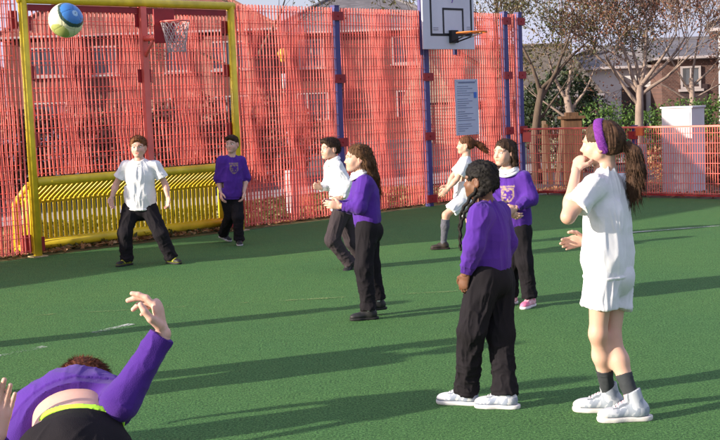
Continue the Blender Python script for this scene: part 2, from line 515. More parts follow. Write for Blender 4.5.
# ------------------------------------------------------------------ goal
goal = empty('goal', (0, 0, 0), 'yellow steel goal frame with barred low back set in the red fence', 'goal')
rT = .05
mb = MB(); mb.tube([fp(0, 0, 0), fp(0, 0, H_F - .03)], rT, 16); mb.build('goal_post', yellow, goal, True)
mb = MB(); mb.tube([fp(3, 0, 0), fp(3, 0, H_F - .03)], rT, 16); mb.build('goal_post', yellow, goal, True)
mb = MB(); mb.tube([fp(-.05, 0, H_F - .03), fp(3.05, 0, H_F - .03)], rT, 16); mb.build('crossbar', yellow, goal, True)
mb = MB(); mb.box(fp(1.5, .03, H_F - .12), (2.86, .05, .07), (U3, N3, Z3)); mb.build('head_plate', red_dk, goal)
BT = .86; BB = .10; DP = .42; BK = .60
mb = MB(); mb.tube([fp(.04, .0, BT), fp(2.96, .0, BT)], .052, 14); mb.build('barrier_rail', yellow, goal, True)
mb = MB(); mb.tube([fp(.0, DP, BB), fp(3.0, DP, BB)], .062, 14); mb.build('barrier_rail', yellow, goal, True)
mb = MB(); mb.tube([fp(.0, DP, BK), fp(3.0, DP, BK)], .018, 8); mb.build('barrier_rail', yellow, goal, True)
bar_me = None
nb = 42
for i in range(nb):
    s = .09 + (2.82) * i / (nb - 1)
    if bar_me is None:
        mb = MB(); mb.tube([fp(s, .0, BT - .02), fp(s, DP * .93, BK + .03), fp(s, DP, BK - .03), fp(s, DP, BB)], .021, 8)
        o = mb.build('bar', yellow, goal, True); bar_me = o.data; s_first = s
    else:
        o = bpy.data.objects.new('bar', bar_me); o.location = tuple(U3 * (s - s_first)); link(o, goal)
for s in (-.02, 3.02):                                             # boxed ends of the barrier behind the fence line
    mb = MB()
    mb.tube([fp(s, .06, BT - .03), fp(s, DP * .93, BK + .02), fp(s, DP, BK - .05), fp(s, DP, .03)], .04, 10)
    mb.tube([fp(s, .08, .08), fp(s, DP, .08)], .04, 10)
    for q in range(4):
        off = .08 + (DP - .1) * q / 4
        mb.tube([fp(s, off, .08), fp(s, off, BT - .03 - (BT - BK) * q / 4)], .012, 6)
    mb.build('end_frame', yellow, goal, True)
wire_panel(fp, .08, 2.92, BT + .06, H_F - .14, PITCH, ROW, .0098, .003, goal, red, .035)
for s in (0, 3):
    for z in (.14, 1.35, 2.1, H_F - .3):
        mb = MB(); mb.box(fp(s + (.075 if s == 0 else -.075), .05, z), (.09, .03, .16), (U3, N3, Z3)); mb.build('bracket', red_dk, goal)
for z in (.16, 2.7):
    mb = MB(); mb.box(fp(-.1, .05, z), (.10, .03, .2), (U3, N3, Z3)); mb.build('bracket', red_dk, goal)
for s in (0, 3):
    mb = MB(); mb.box(fp(s, 0, .008), (.17, .17, .016), (U3, N3, Z3)); mb.build('base_plate', mat('steel_worn', (.45, .36, .2), .5, .2, 20, 0, 60, .3), goal, bevel=.003)

# small hoop fixed over the goal
hoop = empty('basketball_hoop', (0, 0, 0), 'small red basketball hoop with white net on red post over the goal', 'hoop')
mb = MB(); mb.box(fp(1.62, .0, 1.90), (.085, .07, 1.97), (U3, N3, Z3)); mb.build('post', red, hoop, bevel=.005)
mb = MB(); mb.tube([fp(1.62, .05, 2.5), fp(1.62, -.42, 2.5)], .035, 10)
mb.tube([fp(1.62, .04, 2.22), fp(1.62, -.2, 2.47)], .02, 8); mb.build('arm', red, hoop, True)
for z in (2.05, 2.72):
    mb = MB(); mb.box(fp(1.62, .03, z), (.19, .03, .16), (U3, N3, Z3)); mb.build('bracket', red_dk, hoop)
mb = MB(); mb.box(fp(1.62, -.44, 2.62), (.30, .02, .40), (U3, N3, Z3)); mb.build('backboard', red_dk, hoop, bevel=.004)
rc = fp(1.62, -.66, 2.66)
def ring(mb, c, r, rad, n=28):
    pts = [c + Vector((math.cos(2 * math.pi * i / n) * r, math.sin(2 * math.pi * i / n) * r, 0)) for i in range(n + 1)]
    mb.tube(pts, rad, 6, False)
orange = mat('hoop_orange', (.60, .16, .02), .5, .1, 8)
mb = MB(); ring(mb, rc, .17, .010); mb.build('rim', red, hoop, True)
mb = MB()
def net_lines(mb, c, r, h, k=12):
    for i in range(k):
        for sg in (-1, 1):
            pts = []
            for j in range(6):
                a = 2 * math.pi * i / k + sg * j * math.pi / k
                rr = r * (1 - .42 * (j / 5) ** .8)
                pts.append(c + Vector((math.cos(a) * rr, math.sin(a) * rr, -h * j / 5)))
            mb.tube(pts, .0055, 4, False)
net_lines(mb, rc, .17, .36)
mb.build('net', mat('net_white', (.5, .40, .40), .8, .08), hoop)

# backboard and hoop on the tall fence
bb = empty('basketball_backboard', (0, 0, 0), 'white basketball backboard with black outlines and orange rim on the fence', 'backboard')
BS0, BS1, BZ0, BZ1, BO = 6.44, 7.62, 2.37, 3.34, -.22
white_bd = mat('board_white', (.62, .63, .72), .5, .06, 2, 0, 60)
black_pt = mat('paint_black', (.015, .015, .018), .6, .1)
mb = MB(); mb.box(fp((BS0 + BS1) / 2, BO, (BZ0 + BZ1) / 2), (BS1 - BS0, .03, BZ1 - BZ0), (U3, N3, Z3)); mb.build('board', white_bd, bb, bevel=.006)
def outline(x0, x1, z0, z1, w, off):
    mb = MB(); y = off
    for (a, b, c, d) in ((x0, x1, z0, z0 + w), (x0, x1, z1 - w, z1), (x0, x0 + w, z0 + w, z1 - w), (x1 - w, x1, z0 + w, z1 - w)):
        mb.box(fp((a + b) / 2, y, (c + d) / 2), (b - a, .004, d - c), (U3, N3, Z3))
    return mb
outline(BS0 + .16, BS1 - .06, BZ0 + .20, BZ1 - .04, .035, BO - .018).build('outer_outline', black_pt, bb)
outline(BS0 + .44, BS0 + .92, BZ0 + .21, BZ0 + .62, .03, BO - .020).build('target_square', black_pt, bb)
mb = MB()
for z in (.32, .29): mb.box(fp(BS0 + .28, BO - .019, BZ0 + z), (.11, .003, .012), (U3, N3, Z3)); mb.box(fp(BS1 - .14, BO - .019, BZ0 + z + .02), (.09, .003, .01), (U3, N3, Z3))
mb.build('printed_mark', mat('print_grey', (.35, .35, .42), .7, .1), bb)
mb = MB(); mb.tube([fp(BS0 + .66, BO - .019, BZ0 + .70), fp(BS0 + .70, BO - .019, BZ0 + .78), fp(BS0 + .62, BO - .019, BZ0 + .77), fp(BS0 + .70, BO - .019, BZ0 + .84)], .008, 5)
mb.build('pen_scrawl', mat('ink_purple', (.16, .08, .40), .7, .1), bb)
hc_ = fp((BS0 + BS1) / 2 + .06, BO - .40, 2.60)
mb = MB(); ring(mb, hc_, .225, .012); mb.build('rim', orange, bb, True)
mb = MB(); mb.box(fp((BS0 + BS1) / 2 + .06, BO - .045, 2.56), (.15, .06, .19), (U3, N3, Z3)); mb.tube([fp((BS0 + BS1) / 2 + .0, BO - .06, 2.48), hc_ - N3 * .1 - U3 * .12 + Z3 * -.01], .011, 6); mb.tube([fp((BS0 + BS1) / 2 + .12, BO - .06, 2.48), hc_ - N3 * .1 + U3 * .12 + Z3 * -.01], .011, 6)
mb.build('rim_bracket', black_pt, bb)
for s in (BS0 + .2, BS1 - .2):
    mb = MB(); mb.box(fp(s, (BO + .03) / 2, 2.7), (.04, abs(BO) - .02, .04), (U3, N3, Z3)); mb.box(fp(s, .0, 2.75), (.05, .05, .9), (U3, N3, Z3)); mb.build('support_arm', blue, bb)

# notice on the fence
sg = empty('notice_sign', (0, 0, 0), 'pale blue notice board with lines of small print on red fence', 'sign')
SX, SW, SZ0, SZ1 = 7.62, .55, 1.05, 1.92
mb = MB(); mb.box(fp(SX, -.035, (SZ0 + SZ1) / 2), (SW, .012, SZ1 - SZ0), (U3, N3, Z3)); mb.build('panel', mat('sign_face', (.46, .53, .66), .45, .05, 3), sg, bevel=.003)
ink = mat('sign_ink', (.16, .2, .32), .6, .1)
zz = SZ1 - .05
mb = MB(); mb.box(fp(SX, -.0425, zz), (.40, .003, .026), (U3, N3, Z3)); mb.build('heading', ink, sg)
i = 0
while zz > SZ0 + .1:
    zz -= .034 if i % 5 else .06
    w = random.uniform(.16, .42); mb = MB(); mb.box(fp(SX - .23 + w / 2, -.0425, zz), (w, .003, .009), (U3, N3, Z3)); mb.build('text_line', ink, sg); i += 1
mb = MB(); mb.box(fp(SX + .20, -.0435, SZ0 + .62), (.07, .003, .09), (U3, N3, Z3)); mb.build('logo', mat('sign_logo', (.05, .16, .55), .5, .05), sg)
for s in (-.22, .22):
    for z in (SZ0 + .03, SZ1 - .03):
        mb = MB(); mb.tube([fp(SX + s, -.041, z), fp(SX + s, -.049, z)], .009, 8); mb.build('bolt', mat('steel', (.5, .5, .5), .3, .1, 6, 0, 60, .9), sg)

# low fence
low = empty('low_fence', (0, 0, 0), 'waist high red wire mesh fence with red top rail', 'fence')
LH = 1.08
LS = (.06, 2.05, 4.1, 6.2)
for a, b in zip(LS[:-1], LS[1:]): wire_panel(lp, a + .03, b - .03, .05, LH - .02, .04, .15, .0058, .004, low, red)
mb = MB(); mb.box(lp(3.12, -.0, LH), (6.3, .045, .03), (V3, VO, Z3)); mb.build('top_rail', red, low, bevel=.005)
mb = MB(); mb.box(lp(3.12, -.0, .05), (6.3, .02, .03), (V3, VO, Z3)); mb.build('bottom_rail', red_dk, low)
for s in LS[1:]: post(lp, s, LH + .02, .07, low, blue, .045)
mb = MB(); mb.box(lp(2.17, -.02, LH - .07), (.12, .03, .12), (V3, VO, Z3)); mb.build('bracket', mat('bracket_orange', (.62, .12, .03), .5, .1), low)
mb = MB(); mb.box(lp(.10, -.02, LH - .13), (.14, .04, .16), (V3, VO, Z3)); mb.build('bracket', red, low)

# ------------------------------------------------------------------ ball in the air
def ball():
    c = A(-1.825, 8.0, 2.22); r = .110
    root = empty('football', tuple(c), 'blue, cream and dark green football in mid air before the goal', 'ball')
    v, f = sdf_mesh([ell((0, 0, 0), (r, r, r), None, .001)], .0045)
    v = v / np.linalg.norm(v, axis=1)[:, None]
    ax = unit(A(.62, -.55, .50)); ph = np.degrees(np.arccos(np.clip(v @ ax, -1, 1)))
    col = np.tile(A(.80, .76, .50), (len(v), 1))
    w = vnoise(v * 2.5, 4) * 5
    col[ph < 58 + w] = (.03, .07, .055); col[ph < 47] = (.05, .21, .55)
    ax2 = unit(A(-.3, -.6, -.75)); p2 = np.degrees(np.arccos(np.clip(v @ ax2, -1, 1))); col[(p2 < 34) & (ph > 60)] = (.42, .45, .14)
    ax3 = unit(A(.7, -.62, .35)); p3 = np.degrees(np.arccos(np.clip(v @ ax3, -1, 1))); col[(p3 < 11)] = (.35, .55, .75)
    # stitched seams
    seam = np.ones(len(v))
    icos = []
    g = (1 + 5 ** .5) / 2
    for s1 in (-1, 1):
        for s2 in (-1, 1): icos += [(0, s1, s2 * g), (s1, s2 * g, 0), (s2 * g, 0, s1)]
    icos = np.array([unit(x) for x in icos]); dd = np.sort(v @ icos.T, axis=1)[:, ::-1]
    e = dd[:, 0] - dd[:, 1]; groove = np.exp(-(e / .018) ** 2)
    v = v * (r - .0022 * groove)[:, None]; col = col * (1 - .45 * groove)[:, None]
    np_mesh('ball_skin', v, f, vmat('ball_skin', .35, .5, .05, 300), root, col)
    mb = MB(); mb.tube([ax3 * r * .2, ax3 * (r * 1.004)], .004, 8); mb.build('valve', black_pt, root)
ball()

# ------------------------------------------------------------------ things beyond the low fence
cab = empty('utility_cabinet', (5.14, 19.55, -.01), 'tall plain white utility cabinet behind the low fence', 'cabinet', rz=R(-38))
cw = mat('cabinet_white', (.60, .58, .60), .6, .06, 3, .05, 40)
mb = MB(); mb.box((0, 0, .70), (.50, .50, 1.32), None); mb.build('carcass', cw, cab, bevel=.01)
mb = MB(); mb.box((0, 0, 1.365), (.54, .54, .03), None); mb.build('lid', cw, cab, bevel=.008)
mb = MB(); mb.box((0, 0, .02), (.54, .54, .05), None); mb.build('plinth', mat('concrete', (.34, .32, .30)), cab)
mb = MB(); mb.box((0, -.254, .69), (.45, .012, 1.2), None); dr = mb.build('door', cw, cab, bevel=.003)
mb = MB(); mb.box((.18, -.268, .72), (.02, .016, .12), None); mb.build('handle', mat('steel', (.5, .5, .5)), dr)

bol = empty('wooden_post', (4.50, 19.62, 0), 'short pale weathered post standing behind the low fence', 'post')
mb = MB(); mb.tube([(0, 0, -.02), (.01, 0, .45), (0, 0, .76), (0, 0, .79)], [.075, .072, .07, .05], 12); mb.build('shaft', mat('pale_wood', (.42, .38, .36), .85, .15, 8, .3, 60, stretch=(6, 6, 1)), bol, True)
g2 = empty('grey_pillar', tuple(fp(4.42, .55)), 'narrow pale grey concrete post outside the tall fence', 'post', rz=R(44))
mb = MB(); mb.box((0, 0, .33), (.15, .12, .68), None); mb.build('shaft', mat('pale_grey_paint', (.5, .5, .54), .8, .1), g2, bevel=.01)
mb = MB(); mb.prism([(-.08, -.065, .67), (.08, -.065, .67), (.08, .065, .67), (-.08, .065, .67)], (0, 0, .03)); mb.build('cap', mat('pale_grey_paint', (.5, .5, .54)), g2)

wood = mat('brown_wood', (.13, .065, .03), .8, .25, 5, .3, 40, stretch=(5, 5, .6))
woodp = mat('pale_plank', (.24, .16, .10), .8, .15, 6, .2, 40, stretch=(5, 5, .6))
gt = empty('timber_gate', (3.75, 22.6, 0), 'brown timber gate pier with pale planks leaning beside it', 'gate')
mb = MB(); mb.box((.16, 0, .58), (.34, .30, 1.2), None); pr = mb.build('pier', wood, gt, bevel=.012)
mb = MB(); mb.prism([(-.06, -.20, 1.18), (.38, -.20, 1.18), (.38, .2, 1.18), (-.06, .2, 1.18)], (0, 0, .05)); mb.box((.16, 0, 1.26), (.22, .22, .07)); mb.build('cap', wood, pr)
for i, (x, ln, tl) in enumerate(((-.36, 1.16, .02), (-.25, 1.10, -.06), (-.14, 1.04, .10))):
    mb = MB(); mb.box((0, 0, ln / 2), (.075, .025, ln)); o = mb.build('plank', woodp if i != 1 else wood, gt, bevel=.003); o.location = (x, -.05 * i, 0); o.rotation_euler = (0, tl, 0)
for z in (.88, .25):
    mb = MB(); mb.box((-.2, .03, z), (.5, .03, .07)); mb.build('cross_rail', wood, gt)

# ------------------------------------------------------------------ foliage
def leaf_mat(name, c1, c2, c3):
    m, nt, b, N, L = nodes_of(name)
    oi = N('ShaderNodeAttribute'); oi.attribute_name = 'Col'
    rp = N('ShaderNodeValToRGB'); e = rp.color_ramp.elements
    e[0].color = (*c1, 1); e[1].color = (*c3, 1); x = e.new(.5); x.color = (*c2, 1)
    L(oi.outputs['Fac'], rp.inputs['Fac']); L(rp.outputs['Color'], b.inputs['Base Color'])
    b.inputs['Roughness'].default_value = .6
    tr = N('ShaderNodeBsdfTranslucent'); L(rp.outputs['Color'], tr.inputs['Color'])
    mx = N('ShaderNodeMixShader'); mx.inputs[0].default_value = .3
    L(b.outputs[0], mx.inputs[1]); L(tr.outputs[0], mx.inputs[2]); L(mx.outputs[0], nt.nodes['Material Output'].inputs['Surface'])
    return m
def leaves(name, pts, size, m, parent, seed, flat=0.0, kind=None):
    rng = np.random.default_rng(seed); n = len(pts); pts = np.asarray(pts, float)
    d1 = rng.normal(size=(n, 3)); d1[:, 2] *= (1 - flat); d1 /= np.linalg.norm(d1, axis=1)[:, None]
    d2 = rng.normal(size=(n, 3)); d2[:, 2] *= (1 - flat); d2 -= d1 * (d1 * d2).sum(1)[:, None]; d2 /= np.linalg.norm(d2, axis=1)[:, None] + 1e-9
    nn = np.cross(d1, d2)
    s = size * (.6 + .8 * rng.random(n))[:, None]
    a = pts - d1 * s; b = pts + d2 * s * .5 + nn * s * .15; c = pts + d1 * s; d = pts - d2 * s * .5 + nn * s * .15
    V = np.stack([a, b, c, d], 1).reshape(-1, 3); F = np.arange(4 * n).reshape(-1, 4)
    g = np.repeat(rng.random(n), 4)
    o = np_mesh(name, V, F, m, parent, np.stack([g, g, g], 1), smooth=False)
    if kind: o['kind'] = kind
    return o
bark_pale = mat('bark_pale', (.27, .20, .16), .85, .2, 10, .5, 40, col2=(.16, .12, .10), stretch=(1, 1, .35))
bark_dark = mat('bark_dark', (.10, .07, .05), .9, .25, 10, .5, 40, stretch=(1, 1, .35))
autumn = leaf_mat('leaf_autumn', (.13, .05, .03), (.26, .10, .06), (.22, .14, .07))
olive = leaf_mat('leaf_olive', (.05, .06, .02), (.11, .11, .035), (.17, .11, .04))
green = leaf_mat('leaf_green', (.03, .07, .015), (.07, .15, .025), (.13, .22, .04))
darkg = leaf_mat('leaf_dark', (.010, .022, .009), (.022, .042, .014), (.05, .07, .02))
brownl = leaf_mat('leaf_litter', (.16, .06, .025), (.34, .17, .07), (.45, .30, .16))

def tree(name, label, base, trunk, bark, leafm, seed, n_leaf, lsize, limbs, depth=4, spread=.55, up=.25, jit=.12, leaf_r=.16, twig=True):
    """trunk: list of (x,y,z,r) relative to base; limbs: list of (start index fraction, direction, length, radius)"""
    rng = random.Random(seed)
    root = empty(name, base, label, 'tree')
    mb = MB(); mb.tube([t[:3] for t in trunk], [t[3] for t in trunk], 10); mb.build('trunk', bark, root, True)
    tips = []; br = MB()
    def grow(p, d, ln, r, lev):
        pts = [p]; rad = [r]; q = p.copy(); dd = d.copy()
        for i in range(4):
            dd = (dd + Vector((rng.uniform(-jit, jit), rng.uniform(-jit, jit), rng.uniform(-jit, jit) + .04))).normalized()
            q = q + dd * ln / 4; pts.append(q.copy()); rad.append(max(.0065, r * (1 - .16 * (i + 1))))
            if lev <= 1 or i >= 2: tips.append((q.copy(), lev))
        br.tube(pts, rad, 6 if lev > 1 else 4, False)
        if lev > 0:
            for k in range(rng.choice((2, 3, 3))):
                ax = Vector((rng.gauss(0, 1), rng.gauss(0, 1), rng.gauss(0, .6) + up)).normalized()
                nd = (dd * (1 - spread) + ax * spread).normalized()
                grow(pts[rng.choice((2, 3, 4, 4))], nd, ln * rng.uniform(.55, .8), rad[-1] * rng.uniform(.6, .85), lev - 1)
    for (st, d, ln, r) in limbs:
        grow(Vector(st), Vector(d).normalized(), ln, r, depth)
    br.build('limbs', bark, root, True)
    pts = []
    for _ in range(n_leaf):
        q, lev = rng.choice(tips); pts.append((q.x + rng.gauss(0, leaf_r), q.y + rng.gauss(0, leaf_r), q.z + rng.gauss(0, leaf_r * .8)))
    leaves('crown', pts, lsize, leafm, root, seed)
    return root
tree('autumn_tree', 'pale trunked tree with sparse orange brown leaves behind the low fence', (5.45, 24.0, 0),
     [(0, 0, -.05, .115), (.0, 0, .6, .09), (0.02, 0, 1.35, .08), (.03, .0, 1.75, .06)], bark_pale, autumn, 21, 11000, .026,
     [((.02, 0, 1.35), (-.62, -.1, .8), 1.15, .045), ((.02, 0, 1.45), (.12, .1, 1), 1.35, .05), ((.03, 0, 1.55), (.8, 0, .6), 1.2, .042), ((.03, 0, 1.65), (.3, .5, 1), 1.3, .05), ((.02, 0, 1.6), (-.35, .4, 1), 1.3, .05), ((.03, 0, 1.7), (.55, -.3, .9), 1.2, .045), ((.03, 0, 1.7), (.95, .2, .7), 1.5, .05), ((.02, 0, 1.6), (-.8, .2, .8), 1.4, .045)], 5, .40, .35, .13, .20)
tree('bare_tree', 'dark trunked tree with thin crooked branches beside the tall fence end', (3.45, 23.4, 0),
     [(-.05, 0, -.05, .10), (-.12, 0, .7, .08), (-.02, 0, 1.4, .068), (.05, 0, 1.75, .055)], bark_dark, olive, 5, 4500, .026,
     [((.0, 0, 1.5), (.55, 0, .85), 1.3, .05), ((.03, 0, 1.6), (-.1, .1, 1), 1.2, .045), ((.05, 0, 1.75), (.75, .2, .6), 1.2, .045), ((-.08, 0, 1.1), (.7, .1, .7), 1.0, .03)], 5, .42, .35, .14, .16)
tree('olive_tree', 'spindly olive leaved tree with pale stems between the hedge and the roofs', (5.2, 29.5, 0),
     [(0, 0, -.05, .12), (-.1, 0, 1.0, .1), (-.2, 0, 1.6, .08)], bark_pale, olive, 9, 6000, .036,
     [((-.2, 0, 1.5), (-.5, 0, .9), 1.2, .05), ((-.2, 0, 1.6), (.3, 0, 1), 1.3, .05), ((-.15, 0, 1.2), (.6, .1, .7), 1.1, .045), ((-.1, 0, 1.0), (-.8, 0, .5), 1.0, .04)], 5, .45, .3, .13, .2)
tree('slender_tree', 'slender tree with pinkish brown leaves in front of the brick house with porch', (8.1, 30.0, 0),
     [(0, 0, -.05, .09), (.02, 0, 1.0, .075), (0, 0, 1.9, .06)], bark_pale, autumn, 61, 5500, .032,
     [((0, 0, 1.5), (-.6, 0, .9), 1.2, .035), ((0, 0, 1.8), (.2, 0, 1), 1.3, .035), ((0, 0, 1.7), (.75, .1, .7), 1.2, .035), ((0, 0, 1.3), (-.8, 0, .5), 1.0, .03), ((0, 0, 1.4), (.9, 0, .4), 1.0, .03)], 5, .42, .25, .13, .2)
tree('street_tree', 'bare dark tree rising behind the brick houses', (-3.6, 44.0, 0),
     [(0, 0, -.05, .25), (0, 0, 2, .2), (.1, 0, 3.2, .16)], bark_dark, olive, 14, 500, .06,
     [((0, 0, 2.8), (.5, 0, .9), 2.2, .1), ((.1, 0, 3.2), (-.3, 0, 1), 2.2, .1), ((.1, 0, 3.2), (.8, .1, .6), 2.2, .09), ((.0, 0, 2.6), (-.8, .1, .6), 2.2, .09)], 4, .42, .3)
tree('roadside_tree', 'bare tree with twigs showing above the backboard', (4.4, 40.0, 0),
     [(0, 0, -.05, .22), (0, 0, 2, .18), (.1, 0, 3.0, .14)], bark_dark, olive, 33, 1500, .06,
     [((0, 0, 2.6), (.6, 0, .9), 2.0, .1), ((.1, 0, 3.0), (-.5, 0, 1), 2.2, .1), ((.1, 0, 3.0), (.1, .1, 1), 2.2, .09), ((.0, 0, 2.4), (-.8, .1, .6), 2.2, .09)], 4, .42, .3)

def blob_pts(c, r, n, seed, bumps=5):
    rng = np.random.default_rng(seed)
    d = rng.normal(size=(n, 3)); d /= np.linalg.norm(d, axis=1)[:, None]
    rad = (.72 + .28 * rng.random(n) ** .5) * (1 + .22 * vnoise(d * bumps * .6 + 7, seed))
    p = d * rad[:, None] * A(r) + A(c)
    return p[p[:, 2] > .02]
def bush(name, label, c, r, n, m, size, seed, stem=True):
    root = empty(name, (c[0], c[1], 0), label, 'bush')
    p = blob_pts((0, 0, c[2]), r, n, seed)
    leaves('foliage', p, size, m, root, seed)
    rng = random.Random(seed); mb = MB()
    for _ in range(14):
        mb.tube([(rng.uniform(-.1, .1), rng.uniform(-.1, .1), -.02), (rng.uniform(-.5, .5) * r[0], rng.uniform(-.5, .5) * r[1], c[2]), (rng.uniform(-.8, .8) * r[0], rng.uniform(-.8, .8) * r[1], c[2] + r[2] * .5)], [.03, .02, .008], 5, False)
    mb.build('stems', bark_dark, root)
bush('evergreen_bush', 'dense dark evergreen bush in front of the white house', (5.15, 31.5, 1.05), (1.15, .9, 1.15), 5000, darkg, .06, 3)
hedge = empty('hedge', (7.3, 28.2, 0), 'low bright green clipped hedge behind the cabinet', 'hedge')
hp = np.concatenate([blob_pts((x, .1 * math.sin(x * 3), .72 + .10 * math.sin(x * 2.2)), (.55, .45, .68), 900, 50 + i) for i, x in enumerate(np.arange(-1.8, 3.2, .42))])
leaves('foliage', hp, .036, green, hedge, 8)
mb = MB()
for x in np.arange(-1.8, 3.2, .3): mb.tube([(x, 0, -.02), (x + .05, .05, .5), (x - .05, 0, .9)], [.02, .015, .006], 5, False)
mb.build('stems', bark_dark, hedge)
bush('ground_shrub', 'low pale flowered shrub spreading along the garden bed', (4.75, 26.3, .42), (.95, .5, .48), 2200, leaf_mat('leaf_pale', (.06, .09, .03), (.18, .20, .10), (.45, .46, .36)), .035, 12)
bush('brown_shrub', 'thin brown leaved shrub behind the low fence rail', (5.9, 22.0, .35), (.8, .5, .4), 1300, brownl, .04, 13)
bush('brown_shrub', 'ragged rust leaved shrub just past the white cabinet', (6.35, 21.5, .35), (.6, .5, .42), 1100, brownl, .04, 17)

rng = np.random.default_rng(2)
lit = []
for _ in range(4200):
    s = rng.uniform(-6, 9.6); lit.append(tuple(fp(s, .2 + abs(rng.normal(0, .5)), .012 + rng.random() * .03)))
for _ in range(2600):
    s = rng.uniform(-.2, 7); lit.append(tuple(lp(s, .12 + abs(rng.normal(0, 1.2)), .012 + rng.random() * .03)))
o = leaves('leaf_litter', lit, .04, brownl, None, 4, .75); tag(o, 'fallen brown leaves lying along the foot of the fences', 'leaves', None, 'stuff')
gp = []
for _ in range(16000):
    s = rng.uniform(-5, 9); gp.append(tuple(fp(s, rng.uniform(.35, 3.2), rng.uniform(.0, .09))))
o = leaves('verge_grass', gp, .05, leaf_mat('leaf_verge', (.07, .08, .02), (.15, .15, .04), (.22, .17, .07)), None, 5); tag(o, 'rough olive grass growing on the verge behind the goal', 'grass', None, 'stuff')

lh = empty('tall_hedge', tuple(fp(4, 8.6)), 'long russet beech hedge across the street behind the tall fence', 'hedge', None, math.atan2(U3.y, U3.x))
lp_ = np.concatenate([blob_pts((x, .25 * math.sin(x * 1.7), .85 + .14 * math.sin(x * 2.9)), (.95, .6, .95 + .12 * math.sin(x * 4.1)), 1300, 80 + i) for i, x in enumerate(np.arange(-11, 7.6, .8))])
leaves('foliage', lp_, .07, leaf_mat('leaf_russet', (.05, .022, .016), (.12, .05, .03), (.22, .12, .08)), lh, 18)
mb = MB()
for x in np.arange(-11, 7.6, .8): mb.tube([(x, 0, -.02), (x + .08, .05, .7), (x - .1, 0, 1.3)], [.05, .035, .012], 5, False)
mb.build('stems', bark_dark, lh)

# ------------------------------------------------------------------ houses
def brick_mat(name, c1, c2, mortar, sc=1.0):
    m, nt, b, N, L = nodes_of(name)
    tc = N('ShaderNodeTexCoord'); mp = N('ShaderNodeMapping'); mp.inputs['Rotation'].default_value = (R(90), 0, 0)
    L(tc.outputs['Object'], mp.inputs['Vector'])
    bk = N('ShaderNodeTexBrick'); bk.inputs['Scale'].default_value = 4.4 * sc
    bk.inputs['Color1'].default_value = (*c1, 1); bk.inputs['Color2'].default_value = (*c2, 1); bk.inputs['Mortar'].default_value = (*mortar, 1); bk.inputs['Mortar Size'].default_value = .018
    L(mp.outputs[0], bk.inputs['Vector'])
    nz = N('ShaderNodeTexNoise'); nz.inputs['Scale'].default_value = 1.2; nz.inputs['Detail'].default_value = 5; L(tc.outputs['Object'], nz.inputs['Vector'])
    mx = N('ShaderNodeMix'); mx.data_type = 'RGBA'; mx.blend_type = 'MULTIPLY'; mx.inputs[0].default_value = .5
    L(bk.outputs['Color'], mx.inputs[6]); L(nz.outputs['Fac'], mx.inputs[7]); L(mx.outputs[2], b.inputs['Base Color']); b.inputs['Roughness'].default_value = .9
    return m
brick_red = brick_mat('brick_red', (.20, .055, .04), (.15, .04, .032), (.2, .14, .12))
brick_shd = brick_mat('brick_shaded', (.16, .07, .05), (.11, .05, .04), (.2, .17, .15))  # darker brick: tree shade on the right-hand house put into the wall colour
render_w = mat('render_white', (.66, .64, .64), .85, .08, 2, .1, 40)
slate = mat('roof_slate', (.15, .14, .15), .75, .2, 3, .3, 14, stretch=(1, 1, 4))
tile_r = mat('roof_tile_red', (.24, .09, .065), .8, .2, 3, .3, 14, stretch=(1, 1, 4))
stone_t = mat('roof_tan', (.17, .14, .11), .85, .2, 3, .3, 14, stretch=(1, 1, 4))
glass = mat('window_glass', (.05, .06, .08), .08, .1, 2, 0, 60, 0, .8)
frame_w = mat('window_frame_white', (.40, .35, .34), .5, .05)
def window(parent, x, z, w, h, y0, panes=2):
    fr = MB()
    t = .07
    for (cx, cz, sx, sz) in ((x, z + h / 2 - t / 2, w, t), (x, z - h / 2 + t / 2, w, t), (x - w / 2 + t / 2, z, t, h - 2 * t), (x + w / 2 - t / 2, z, t, h - 2 * t)):
        fr.box((cx, y0 - .04, cz), (sx, .10, sz))
    for i in range(1, panes): fr.box((x - w / 2 + w * i / panes, y0 - .035, z), (.05, .07, h - 2 * t))
    f = fr.build('window', frame_w, parent)
    for i in range(panes):
        pw = w / panes - .08; g = MB(); g.box((x - w / 2 + w * (i + .5) / panes, y0 - .012, z), (pw, .02, h - 2 * t)); g.build('pane', glass, f)
    s = MB(); s.box((x, y0 - .09, z - h / 2 - .05), (w + .16, .2, .09)); s.build('sill', frame_w, f)
